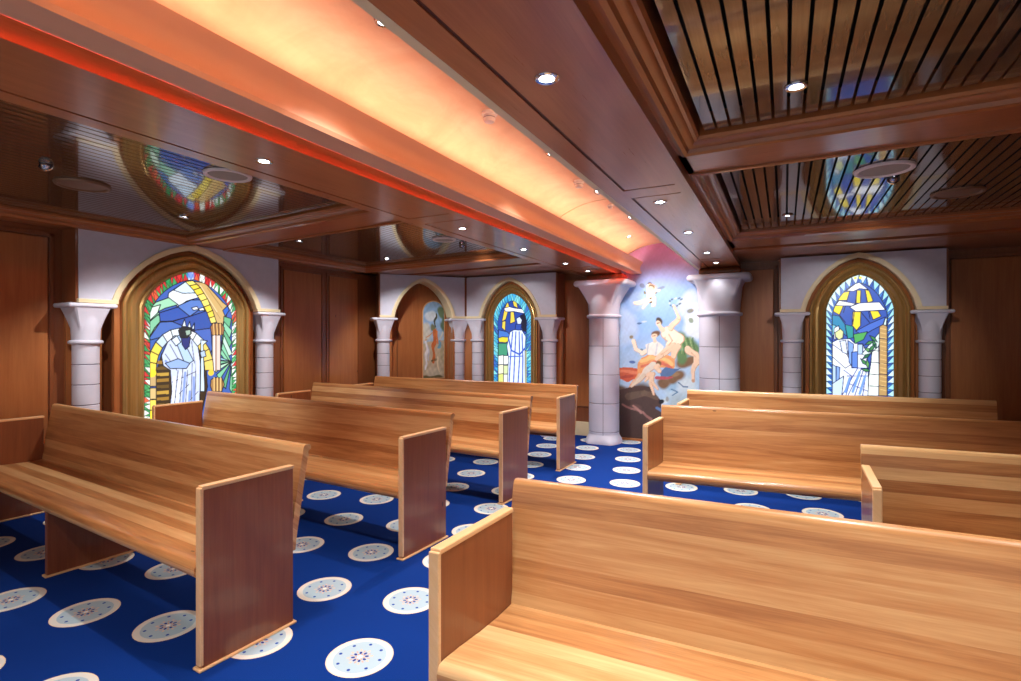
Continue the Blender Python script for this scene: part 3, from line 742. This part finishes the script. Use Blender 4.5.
# ------------------------------------------------------------------ mural
def mural():
    y = WY - .02
    cv = Canvas((VC[0], y, 0), 0, -.62, .64, 0, 2.74, .0085, (140, 176, 226)); cv.warp(.014, 16)
    g = np.clip((cv.gz - 1.0) / 1.7, 0, 1)
    sky = [(0, (176, 204, 232)), (.35, (140, 178, 230)), (.62, (142, 178, 230)), (.78, (158, 162, 222)), (.88, (180, 144, 212)), (1.0, (190, 132, 200))]
    for ch in range(3): cv.col[..., ch] = np.interp(g, [s_[0] for s_ in sky], [lin(s_[1])[ch] for s_ in sky])
    cv.crop = (615, 240, 6.486)
    cv.blob((40, 560), .28, (196, 214, 238), .7, .3); cv.blob((500, 430), .2, (206, 214, 230), .7, .25); cv.blob((150, 400), .16, (170, 196, 232), .7, .16); cv.blob((530, 560), .2, (226, 232, 240), .8)
    SK, SKD, CR = (238, 206, 176), (206, 158, 124), (246, 232, 208)
    def limb(p, a, b=None, c=SK):
        cv.line([(q[0] + 2, q[1] + 2) for q in p], SKD, a * 1.12, (b or a) * 1.12); cv.line(p, c, a, b)
    # child figure floating in the sky, with small wings
    cv.blob((180, 300), .05, (96, 100, 110), .7, .035); cv.blob((300, 315), .05, (110, 112, 120), .7, .03); cv.blob((232, 285), .035, (86, 78, 76), .9)
    limb([(240, 310), (225, 370)], .065, .05, CR); limb([(230, 380), (160, 400), (125, 405)], .035, .02, CR); limb([(222, 390), (180, 440)], .03, .018, CR); limb([(245, 380), (250, 430)], .03, .02, CR); limb([(250, 320), (290, 330)], .025, .015, CR)
    cv.blob((243, 300), .05, (120, 88, 60)); cv.blob((240, 308), .042, SK); cv.blob((228, 378), .02, (96, 76, 62)); cv.blob((233, 410), .02, (90, 72, 60)); cv.blob((190, 335), .022, (120, 110, 70)); cv.blob((272, 345), .018, (96, 96, 80))
    cv.blob((165, 540), .04, (64, 92, 140), .9, .015); cv.blob((190, 530), .03, (200, 210, 226), .8, .015)
    # wreath held up
    for a in range(12): cv.blob((395 + 36 * cos(a * .524), 402 + 30 * sin(a * .524)), .017, (66, 90, 96) if a % 3 else (196, 200, 190), .9)
    cv.blob((490, 460), .035, (110, 110, 80), .8); cv.blob((500, 520), .04, (104, 124, 84), .8); cv.blob((515, 430), .05, (222, 216, 206), .8, .06)
    cv.crop = (610, 335, 6.486)
    # dark cloud bank
    for p, r_, c_ in (((90, 430), .24, (86, 70, 66)), ((200, 400), .22, (96, 78, 66)), ((120, 560), .3, (66, 48, 46)), ((240, 520), .22, (84, 62, 58)), ((60, 640), .26, (56, 42, 42)), ((220, 640), .3, (62, 44, 42)), ((330, 620), .22, (88, 72, 74)), ((380, 700), .24, (70, 54, 54)), ((70, 370), .12, (110, 92, 78))): cv.blob(p, r_, c_, 1, None, .35)
    cv.poly([(60, 350), (150, 330), (260, 340), (330, 420), (330, 560), (260, 760), (50, 760)], (78, 58, 54)); cv.blob((160, 470), .12, (104, 76, 70), .8, .05); cv.line([(80, 450), (140, 480), (220, 500), (270, 550)], (168, 120, 112), .012, .02, .8); cv.line([(150, 460), (200, 500)], (190, 140, 130), .014, .02, .7)
    cv.line([(120, 400), (220, 380), (300, 400)], (112, 92, 76), .05, .03, .7)
    # light cloud low right
    for p, r_, c_ in (((430, 380), .17, (190, 212, 228)), ((400, 330), .1, (160, 196, 222)), ((500, 330), .16, (206, 222, 230)), ((360, 430), .06, (206, 222, 230)), ((540, 420), .16, (176, 200, 214)), ((460, 470), .2, (170, 190, 200))): cv.blob(p, r_, c_, 1, None, .5)
    cv.line([(440, 310), (470, 340), (500, 340)], (70, 110, 150), .008); cv.line([(400, 350), (440, 380), (410, 400)], (90, 130, 170), .008)
    cv.blob((332, 430), .042, (24, 26, 36), 1, None, .2); cv.blob((372, 420), .025, (150, 150, 150), .8, .05); cv.line([(300, 470), (330, 500)], (90, 120, 170), .02)
    # brown cloud under the seated figures
    for p, r_ in (((480, 180), .14), ((440, 260), .11), ((350, 310), .09), ((520, 170), .09), ((400, 280), .1)): cv.blob(p, r_, (126, 96, 70), 1, .09, .4)
    cv.blob((420, 250), .08, (160, 130, 96), .8, .04)
    # green drapery
    for p, r_ in (((500, 60), .15), ((540, 90), .11), ((470, 140), .09), ((460, 20), .09)): cv.blob(p, r_, (96, 132, 84), 1, .12, .4)
    for k in range(6): cv.line([(450 + 18 * k, 20), (470 + 16 * k, 120)], (66, 100, 60) if k % 2 else (150, 178, 120), .009, .006, .8)
    # orange and pink drapery
    cv.poly([(60, 215), (180, 215), (200, 250), (120, 300), (62, 290)], (206, 96, 66)); cv.line([(70, 240), (190, 240)], (226, 132, 96), .02); cv.line([(80, 280), (140, 260)], (180, 76, 60), .015)
    cv.poly([(200, 150), (260, 118), (350, 120), (420, 160), (420, 210), (340, 220), (250, 220), (200, 280), (120, 340), (180, 230)], (232, 162, 106))
    cv.line([(205, 170), (260, 140), (340, 150), (400, 190)], (246, 196, 130), .022); cv.line([(215, 200), (280, 165), (350, 185)], (220, 120, 92), .016); cv.line([(300, 180), (360, 200), (400, 212)], (212, 110, 90), .02); cv.line([(190, 250), (150, 310)], (226, 190, 160), .022)
    cv.poly([(310, 250), (360, 215), (460, 210), (400, 255), (330, 275)], (88, 118, 162)); cv.line([(310, 282), (400, 268)], (186, 84, 96), .022, .01)
    cv.blob((150, 180), .06, (58, 96, 168), .9, .025); cv.blob((200, 100), .03, (70, 104, 130), .8)
    # central pair of figures
    limb([(150, 40), (160, 90), (210, 120)], .030, .022, CR); cv.blob((140, 10), .03, (150, 130, 100)); limb([(200, 120), (260, 90)], .03, .026, CR)
    cv.poly([(230, 60), (300, 40), (350, 70), (340, 125), (240, 130)], (234, 230, 222)); cv.line([(250, 60), (240, 120)], (196, 200, 206), .01); cv.line([(310, 60), (300, 120)], (206, 206, 210), .01)
    cv.blob((298, -8), .058, (112, 78, 54)); cv.blob((291, 6), .044, SK); cv.line([(283, 4), (297, 2)], (110, 70, 56), .006)
    limb([(370, -10), (440, 20), (400, 60)], .085, .07, CR); cv.blob((320, -94), .062, (66, 52, 44)); cv.blob((310, -78), .048, SK); cv.line([(300, -80), (318, -84)], (110, 70, 56), .006)
    limb([(395, -40), (440, -110)], .034, .028); limb([(440, -110), (425, -170), (418, -195)], .026, .017)
    limb([(400, 70), (330, 130)], .055, .04); limb([(330, 130), (300, 150)], .035, .025); limb([(430, 80), (410, 140)], .05, .034)
    limb([(500, 90), (550, 130), (560, 180)], .04, .03); limb([(560, 180), (540, 240), (538, 290)], .028, .02); cv.blob((540, 296), .026, SKD)
    cv.line([(376, 0), (400, 30), (384, 60)], SKD, .01, .006, .7); cv.line([(352, 20), (362, 44)], SKD, .008, .005, .6); cv.line([(318, -60), (336, -30)], SK, .03, .034); cv.line([(292, 30), (296, 44)], SK, .022)
    cv.line([(335, 120), (380, 90)], SKD, .008, .005, .6); cv.line([(520, 110), (548, 150)], SKD, .008, .005, .6)
    # lower child figures
    limb([(270, 190), (230, 250), (180, 290)], .05, .034, (226, 214, 200)); limb([(220, 260), (140, 330)], .032, .016, (222, 206, 184))
    cv.blob((312, 186), .052, (120, 84, 56)); cv.blob((302, 202), .042, SK); limb([(290, 210), (310, 240)], .034, .024)
    limb([(268, 265), (275, 310)], .05, .034); limb([(280, 310), (310, 345)], .026, .017); limb([(262, 320), (278, 380)], .026, .015); limb([(250, 280), (225, 300)], .022, .014)
    cv.mottled(.03, 30, 26, 1); cv.mottled(.03, 90, 70, 2)
    cx, cz, R = VC
    def keep(x, z): return (z < cz + .35) | (np.hypot(x, z - cz) < R - .002)
    e = empty('mural', (cx, y, 0)); tag(e, 'tall painted mural of figures on clouds under a violet sky, between the two large pillars', 'mural')
    cv.build('painted_surface', M['paint'], e, keep)
    bm = bmesh.new(); op = [(-.62, 0), (.64, 0), (.64, 2.40)] + [(R * cos(a), cz - 0 + R * sin(a)) for a in np.linspace(.72, pi - .76, 24)] + [(-.62, 2.40)]
    V = [bm.verts.new((p[0], .006, p[1])) for p in op]; V2 = [bm.verts.new((p[0], .03, p[1])) for p in op]
    bm.faces.new(V); bm.faces.new(V2[::-1])
    for i in range(len(op)): bm.faces.new((V[i], V[(i + 1) % len(op)], V2[(i + 1) % len(op)], V2[i]))
    obj('backing_board', bm, M['spandrel'], e)
mural()
bm = bmesh.new(); box(bm, -2.2, -.8, WY + .012, WY + .12, 0, 2.85); tag(obj('wall_back.002', bm, M['peach']), kind='structure')
bm = bmesh.new(); box(bm, -2.05, -.95, WY - .06, WY - .022, 0, .03, bev=.004); tag(obj('baseboard_back', bm, M['wall']), kind='structure')

# ------------------------------------------------------------------ ceiling: vault, cornice, beams, coffers
cx, cz, R = VC
bm = bmesh.new(); pts = [(cx + R * cos(a), cz + R * sin(a)) for a in np.linspace(radians(50), radians(132), 40)]
prof = pts + [(cx + (R + .05) * cos(a), cz + (R + .05) * sin(a)) for a in np.linspace(radians(132), radians(50), 40)]
prism(bm, prof, BY, WY + .02, 'y')
tag(obj('ceiling', bm, M['peach'], None, True), kind='structure')
# thin transverse rib lines in the vault
bm = bmesh.new()
for yy in (4.75,):
    prism(bm, [(cx + (R - .001) * cos(a), cz + (R - .001) * sin(a)) for a in np.linspace(radians(56), radians(124), 30)] + [(cx + (R - .005) * cos(a), cz + (R - .005) * sin(a)) for a in np.linspace(radians(124), radians(56), 30)], yy, yy + .008, 'y')
tag(obj('trim_1', bm, M['peach'], None, True), kind='structure')
# cornice trough along the left springing of the vault
face = [(-1.87, ZB), (-1.752, ZB), (-1.748, ZB + .02), (-1.762, ZB + .045), (-1.768, ZB + .08), (-1.755, ZB + .12), (-1.735, ZB + .145), (-1.728, ZB + .162), (-1.742, ZB + .165), (-1.77, ZB + .13), (-1.79, ZB + .04), (-1.87, ZB + .03)]
bm = bmesh.new(); prism(bm, face, BY, WY - .04, 'y')
tag(obj('trim_2', bm, M['cornice'], None, True), kind='structure')
bm = bmesh.new(); prism(bm, [(-1.865, ZB + .035), (-1.80, ZB + .035), (-1.80, ZB + .05), (-1.865, ZB + .05)], BY, WY - .1, 'y')
tag(obj('light_tape', bm, M['warm_tape']), 'warm white light tape hidden in the vault cornice trough', 'light strip')
# shield between the warm trough and the red slot
bm = bmesh.new(); prism(bm, [(-1.885, ZB), (-1.87, ZB), (-1.87, ZB + .14), (-1.885, ZB + .14)], BY, WY - .04, 'y'); tag(obj('trim_3', bm, M['cornice']), kind='structure')
bm = bmesh.new(); prism(bm, [(-1.893, ZB + .007), (-1.886, ZB + .007), (-1.886, ZB + .017), (-1.893, ZB + .017)], BY, WY - .1, 'y')
tag(obj('light_tape', bm, M['red_tape']), 'red glowing light tape along the slot beside the left beam', 'light strip')
bm = bmesh.new(); prism(bm, [(-1.918, ZB + .0125), (-1.885, ZB + .0180), (-1.885, ZB + .024), (-1.918, ZB + .018)], BY, WY - .04, 'y'); tag(obj('trim_7', bm, M['cornice']), kind='structure')  # added flag, cuts off the red tape's glow up the slot wall
bm = bmesh.new(); box(bm, -2.0395, -2.032, BY, WY - .04, ZB - .003, ZB + .16); tag(obj('trim_8', bm, M['beam']), kind='structure')
# cream trim and cornice on the right side
bm = bmesh.new(); prism(bm, [(-1.003, ZB), (RBX0, ZB), (RBX0, ZB + .19), (-.985, ZB + .19), (-1.003, ZB + .18)], BY, WY - .04, 'y'); tag(obj('trim_4', bm, M['cream']), kind='structure')

bm = bmesh.new(); prism(bm, [(-.995, ZB + .192), (-.972, ZB + .192), (-.972, ZB + .200), (-.995, ZB + .200)], BY, WY - .1, 'y')
tag(obj('light_tape', bm, M['dim_tape']), 'dim warm light tape hidden above the right beam beside the vault', 'light strip')
def beam(n, x0, x1, m0, m1, ys):
    e = empty('trim_%d' % n); tag(e, kind='structure')
    bm = bmesh.new(); box(bm, x0 + .006, x1 - .006, BY, WY - .0, ZB + .006, ZB + .30)
    obj('beam_core', bm, M['groove'], e)
    bm = bmesh.new(); g = .016
    box(bm, x0, m0, BY, WY, ZB, ZB + .28); box(bm, m1, x1, BY, WY, ZB, ZB + .28)
    yy = [BY] + [v for p in ys for v in p] + [WY]
    for a, b in zip(yy[0::2], yy[1::2]): box(bm, m0, m1, a, b, ZB, ZB + .02)
    obj('beam_frame', bm, M['beam'], e)
    bm = bmesh.new()
    for a, b in ys: box(bm, m0 + g, m1, a + g, b - g, ZB + .0005, ZB + .02)
    obj('beam_panel', bm, M['beam'], e)
beam(5, LBX0, LBX1, LBX0 + .09, LBX1 - .07, [(BY + .1, 0.2), (0.34, 3.12), (3.3, 6.25), (6.4, 7.2)])
beam(6, RBX0, RBX1, RBX0 + .105, RBX1 - .07, [(BY + .1, 0.2), (0.34, 3.12), (3.3, 6.25), (6.4, 7.2)])

def coffers(x0, x1, n0, rows=((-1.25, -.10), (.36, 2.80), (3.16, 5.46))):
    """frame plane with moulded openings and slatted panels"""
    # flat frame members
    bm = bmesh.new(); yy = [BY, rows[0][0], rows[0][1], rows[1][0], rows[1][1], rows[2][0], rows[2][1], 5.98]
    for a, b in zip(yy[0::2], yy[1::2]): box(bm, x0, x1, a, b, ZF, ZF + .12)
    cbw = .035 if n0 == 30 else .06
    f0, f1 = x0 + .035, x1 - .30
    obj_ = obj('cross_beam', bm, M['beam_x'], None); obj_.name = 'trim_%d' % n0; tag(obj_, kind='structure')
    bm = bmesh.new(); box(bm, x0, f0, BY, 5.98, ZF, ZF + .12); box(bm, f1, x1, BY, 5.98, ZF, ZF + .12)
    tag(obj('trim_%d' % (n0 + 1), bm, M['beam']), kind='structure')
    for k, (a, b) in enumerate(rows):
        e = empty('ceiling.%03d' % (n0 + k)); tag(e, kind='structure')
        bm = bmesh.new()
        frame_sweep(bm, f0 - .002, f1 + .002, a - .002, b + .002, [(-.012, ZF), (-.012, ZF - .012), (.004, ZF - .016), (.02, ZF - .008), (.028, ZF + .010), (.045, ZF + .016), (.06, ZF + .034), (.075, ZF + .036), (.085, ZF + .048), (.085, ZS + .11), (-.012, ZS + .11)])
        obj('moulding', bm, M['mould'], e, True)
        bm = bmesh.new(); x = f0 + .112; p = .0605
        while x < f1 - .10:
            box(bm, x, min(x + p - .0125, f1 - .10), a + .115, b - .115, ZS, ZS + .012); x += p
        obj('slats', bm, M['slat'], e)
        obj('void', boxes((f0, f1, a, b, ZS + .10, ZS + .11)), M['black'], e)
    # beyond the last coffer: dark slot, then the wall soffit
    bm = bmesh.new(); box(bm, x0, x1, 6.12, WY, ZF + .012, ZF + .12)
    prism(bm, [(6.12, ZF + .012), (6.12, ZF - .002), (6.20, ZF - .008), (6.5, ZF + .012)], x0, x1, 'x')
    tag(obj('trim_%d' % (n0 + 2), bm, M['mould'] if False else M['beam_x']), kind='structure')
    bm = bmesh.new(); box(bm, x0, x1, 5.97, 6.14, ZF + .06, ZF + .12); tag(obj('trim_%d' % (n0 + 3), bm, M['black']), kind='structure')
coffers(RBX1, RX + .05, 20)
LX0 = LBX0
def mirror_coffers():
    before = set(bpy.data.objects)
    coffers(-LX0, -(WX - .05), 30, ((-1.25, -.10), (.36, 2.98), (3.34, 5.48)))
    for o_ in set(bpy.data.objects) - before:
        if o_.type == 'MESH':
            for v in o_.data.vertices:
                if v.co.y < 6.6: v.co.y += .085 * (v.co.x + LX0)      # the left-hand grid stands slightly askew
                v.co.x = -v.co.x
            o_.data.flip_normals()
mirror_coffers()
# roof slab closing everything above
tag(obj('rear_light_stop', boxes((WX - .1, RX + .1, BY - .05, BY, 2.32, 3.0)), M['black']), kind='structure')  # added unseen strip at the open rear, stops world light leaking above the coffers
tag(obj('ceiling.050', boxes((WX - .1, RX + .1, BY, WY + .1, 2.95, 3.0)), M['black']), kind='structure')

# ------------------------------------------------------------------ downlights, speakers, detectors
def downlight(x, y, z, label, group, watts=SPOT_W, lit=True, tilt=(0, 0), r=.038, cone=100, hood=False):
    e = empty('downlight', (x, y, z)); tag(e, label, 'ceiling light', group)
    e.rotation_euler = (tilt[0], tilt[1], tilt[2] if len(tilt) > 2 else 0)
    bm = bmesh.new(); lathe(bm, [(r * .62, .004), (r * .70, -.004), (r, -.006), (r * 1.12, -.003), (r * 1.14, .006), (r * .62, .006)], n=28, cap=False); obj('trim_ring', bm, M['chrome'], e, True)
    bm = bmesh.new(); lathe(bm, [(.0005, -.0045), (r * .4, -.005), (r * .66, -.0015)], n=24, cap=False); obj('bulb', bm, M['lamp'] if lit else M['darkring'], e, True)
    if hood:
        bm = bmesh.new(); lathe(bm, [(r * .70, -.012), (r * .78, 0), (r * .78, .012), (r * .5, .026), (.001, .03)], n=24, cap=False); obj('hood', bm, M['chrome'], e, True)
    if lit:
        l = bpy.data.lights.new('downlight_beam', 'SPOT'); l.energy = watts; l.spot_size = radians(cone); l.spot_blend = .55; l.shadow_soft_size = .025
        l.color = (1.0, .985, .96); lo = bpy.data.objects.new('downlight_beam', l); C.objects.link(lo); lo.parent = e; lo.location = (0, 0, -.02)
GL, GR, GV, GS, GT = ('downlights in the left beam', 'downlights in the right beam', 'downlights along the vault crown', 'downlights in the slatted panels', 'downlights over the seats')
nth = ['nearest', 'second', 'third', 'fourth', 'farthest']
for k, y in enumerate((1.76, 3.58, 4.70, 5.82, 6.62)): downlight(-2.30, y, ZB, '%s lit downlight in the wooden beam left of the vault, counted from the front' % nth[k], GL, watts=(SPOT_W, SPOT_W, SPOT_W, SPOT_W * 1.5, 7)[k])
for k, y in enumerate((1.64, 3.47, 4.58, 5.76, 6.58)): downlight(-.715, y, ZB, '%s lit downlight in the wide wooden beam right of the vault, counted from the front' % nth[k], GR, watts=(SPOT_W, SPOT_W, SPOT_W, SPOT_W * 1.5, 7)[k])
for k, y in enumerate((1.66, 3.39, 4.43, 5.53)): downlight(-1.44, y, cz + R - .006, '%s lit downlight along the crown of the peach vault, counted from the front' % nth[k], GV, tilt=((0, 0, 1.12, .98)[k], .0), watts=(20, 20, 110, 95)[k], cone=(100, 100, 34, 52)[k])
downlight(-1.72, 6.5, cz + sqrt(R * R - .22 ** 2) - .006, 'tilted eyeball downlight in the vault, close above the mural', GV, watts=30, tilt=(.30, -.12))
for x, y, lab in ((-4.42, 2.62, 'lit downlight in the front left slatted panel, above the large stained glass window'), (-4.46, 3.82, 'lit downlight in the rear left slatted panel, just past the cross beam'), (-4.47, 5.2, 'lit downlight in the rear left slatted panel, at its far wall corner'),
                  (.04, 2.38, 'lit downlight in the front right slatted panel, the brightest there'), (.03, 3.36, 'lit downlight in the rear right slatted panel, just past the cross beam'), (.02, 4.85, 'lit downlight in the rear right slatted panel, near its far edge')):
    tl = (0, .25) if y < 4 and x < -4 else ((.55, .12) if x < -4 else (.15, 0) if y > 4 else (0, 0))
    downlight(x, y, ZS - .002, lab, GS, tilt=tl, watts=SPOT_W)
for x, y, lab, tl, wt in ((-3.78, 1.46, 'eyeball light in the front left slatted panel, turned away toward the large window', (1.05, 0, .80), 45),
                          (.60, 4.02, 'eyeball light by the pale speaker in the rear right slatted panel, facing the window', (1.2, 0, 0), 70),
                          (-3.06, 4.76, 'eyeball light in the rear left slatted panel by the speaker, turned to the far wall', (1.2, 0, .22), 60)):
    downlight(x, y, ZS - .012, lab, 'eyeball lights turned to the windows', tilt=tl, watts=wt, cone=46, r=.03, hood=True)
# the room's remaining lamps, over the seats beside and behind the viewpoint
def lamp_only(x, y, z, lab, watts=SPOT_W): downlight(x, y, z, lab, GT, watts=watts)
lamp_only(-2.30, .25, ZB, 'lit downlight in the left beam, outside the picture beside the viewpoint')
lamp_only(-.74, .15, ZB, 'lit downlight in the right beam, overhead of the viewpoint')
lamp_only(.35, 1.25, ZS - .002, 'lit downlight in the front right slatted panel, above the nearest pew seat', 62)
lamp_only(1.35, 1.25, ZS - .002, 'lit downlight in the front right slatted panel, right of the nearest pew seat', 55)

def speaker(x, y, label, mat, r=.135, rim='white'):
    e = empty('ceiling_speaker', (x, y, ZS - .002)); tag(e, label, 'speaker', 'round ceiling speakers')
    bm = bmesh.new(); lathe(bm, [(r * .8, -.004), (r * .86, -.014), (r * .97, -.012), (r, 0), (r * .8, 0)], n=44, cap=False); obj('rim', bm, M[rim], e, True)
    bm = bmesh.new(); lathe(bm, [(.0005, -.010), (r * .5, -.009), (r * .82, -.005)], n=40, cap=False); obj('grille', bm, M[mat], e, True)
speaker(-3.02, 2.06, 'pale round speaker in the front left slatted panel, next to the beam', 'grille')
speaker(-4.06, 1.76, 'brown round speaker in the front left slatted panel, near the wall', 'brown_grille', .15, 'brown_grille')
speaker(.52, 3.78, 'pale round speaker in the rear right slatted panel', 'grille', .155)
speaker(1.05, 4.62, 'brown round speaker in the rear right slatted panel', 'brown_grille', .15, 'brown_grille')
speaker(-3.06, 4.42, 'pale round speaker in the rear left slatted panel', 'grille', .12)
def detector(y, label, r=.035, h=.055):
    e = empty('smoke_detector', (-1.5, y, cz + R)); tag(e, label, 'smoke detector', 'small devices on the vault crown')
    bm = bmesh.new(); lathe(bm, [(r * 1.3, .0), (r * 1.3, -.014), (r * 1.05, -.018)], n=28); obj('base_plate', bm, M['white'], e, True)
    bm = bmesh.new(); lathe(bm, [(r, -.016), (r, -h * .7), (r * .8, -h), (.001, -h)], n=28); obj('sensor_body', bm, M['white'], e, True)
    bm = bmesh.new(); lathe(bm, [(r * 1.01, -h * .55), (r * 1.01, -h * .62)], n=28, cap=False); obj('vent_slot', bm, M['joint'], e)
detector(2.62, 'white smoke detector on the vault, nearest the viewer'); detector(4.10, 'white smoke detector on the vault, middle one'); detector(4.98, 'small white detector on the vault, nearest the mural', .022, .035)

# ------------------------------------------------------------------ pews
def end_panel(parent, x0, x1, y0, y1, h, name='end_panel'):
    e = obj(name, boxes((x0 + .002, x1 - .002, y0 + .004, y1 - .004, .0, h - .004), bev=.002), M['pew_end'], parent)
    bm = bmesh.new(); box(bm, x0, x1, y0 - .001, y1 + .001, h - .006, h + .012, bev=.004); box(bm, x0, x1, y0 - .010, y0 + .006, .02, h + .004, bev=.004)
    obj('edge_band', bm, M['edge'], e)
    bm = bmesh.new(); box(bm, x0 - .010, x1 + .010, y0 - .018, y1 + .010, 0, .012, bev=.004); obj('shoe_moulding', bm, M['edge'], e)
    return e
def pew(name_loc, rz, L, aisle_at, label, mids=(), arm_far=True, skew=None):
    """local: x from 0 (aisle end) to +L or -L, seat front at y=0 facing -y"""
    e = empty('pew', name_loc, radians(rz)); tag(e, label, 'pew', 'wooden chapel pews')
    s = 1 if aisle_at == 'left' else -1
    T = .036
    def X(a, b): return tuple(sorted((s * a, s * b)))
    end_panel(e, *X(0, T), 0, .447, .775)
    if arm_far: end_panel(e, *X(L - T, L), 0, .447, .775)
    for m in mids:
        q = obj('leg', boxes((*X(m, m + T), .0, .47, 0, .40), bev=.002), M['pew_end'], e)
        obj('shoe_moulding', boxes((*X(m - .01, m + T + .01), -.012, .48, 0, .012), bev=.003), M['edge'], q)
    # seat: front bullnose, slight fall to the back
    pr = [(-.018 + .028 * (1 - cos(a)), .417 + .033 * sin(a)) for a in np.linspace(-pi / 2, pi / 2, 9)]
    pr = [(.02, .384)] + pr[1:-1] + [(.015, .45), (.10, .446), (.22, .436), (.33, .432), (.44, .436), (.44, .40), (.2, .40), (.05, .392)]
    bm = bmesh.new(); prism(bm, pr, *X(T, L - T), 'x'); obj('seat', bm, M['pew'], e, True)
    # reclined back with a nosed top rail
    bk = [(.424, .36), (.434, .45), (.495, .80), (.504, .855), (.509, .868), (.518, .875), (.542, .873), (.551, .862), (.549, .85), (.536, .842), (.529, .80), (.466, .43), (.458, .36)]
    bm = bmesh.new(); prism(bm, bk, *X(.004, L - .004), 'x')
    # notch the back under the arm height so that it sits between the ends
    obj('backrest', bm, M['pew'], e, True)
    # rear brace board below the back, from end to end
    obj('rear_rail', boxes((*X(T, L - T), .40, .425, .28, .42), bev=.003), M['pew_end'], e)
    k = skew if skew is not None else (.14 if aisle_at == 'left' else .0)      # rows are set out slightly fanned
    todo = list(e.children)
    while todo:
        o_ = todo.pop(); todo += list(o_.children)
        for v in o_.data.vertices: v.co.x += k * v.co.y
    return e
pew((-2.20, 1.385, 0), -4, 3.22, 'right', 'nearest pew of the left block, its seat in full view at the left edge', (1.68,))
pew((-2.16, 2.67, 0), -3.2, 3.12, 'right', 'second pew of the left block, in front of the large stained glass window', (1.6,))
pew((-2.13, 3.95, 0), -3.2, 3.05, 'right', 'third pew of the left block, between two other pews', (1.6,))
pew((-2.125, 5.22, 0), -1.0, 3.08, 'right', 'farthest pew of the left block, nearest the corner niche', (1.6,))
pew((-.95, 1.30, 0), 2.2, 3.15, 'left', 'large nearest pew of the right block, filling the lower right foreground', (1.6,), skew=.075)
pew((.33, 2.70, 0), 4.5, 1.95, 'left', 'short second pew of the right block, starting farther from the aisle', skew=.10)
pew((-.92, 3.86, 0), 5.0, 3.05, 'left', 'third pew of the right block, seat visible beside the aisle and the mural', (1.6,))
pew((-.93, 5.28, 0), 4.8, 2.56, 'left', 'farthest pew of the right block, below the sunbeam window', arm_far=False, skew=.11)
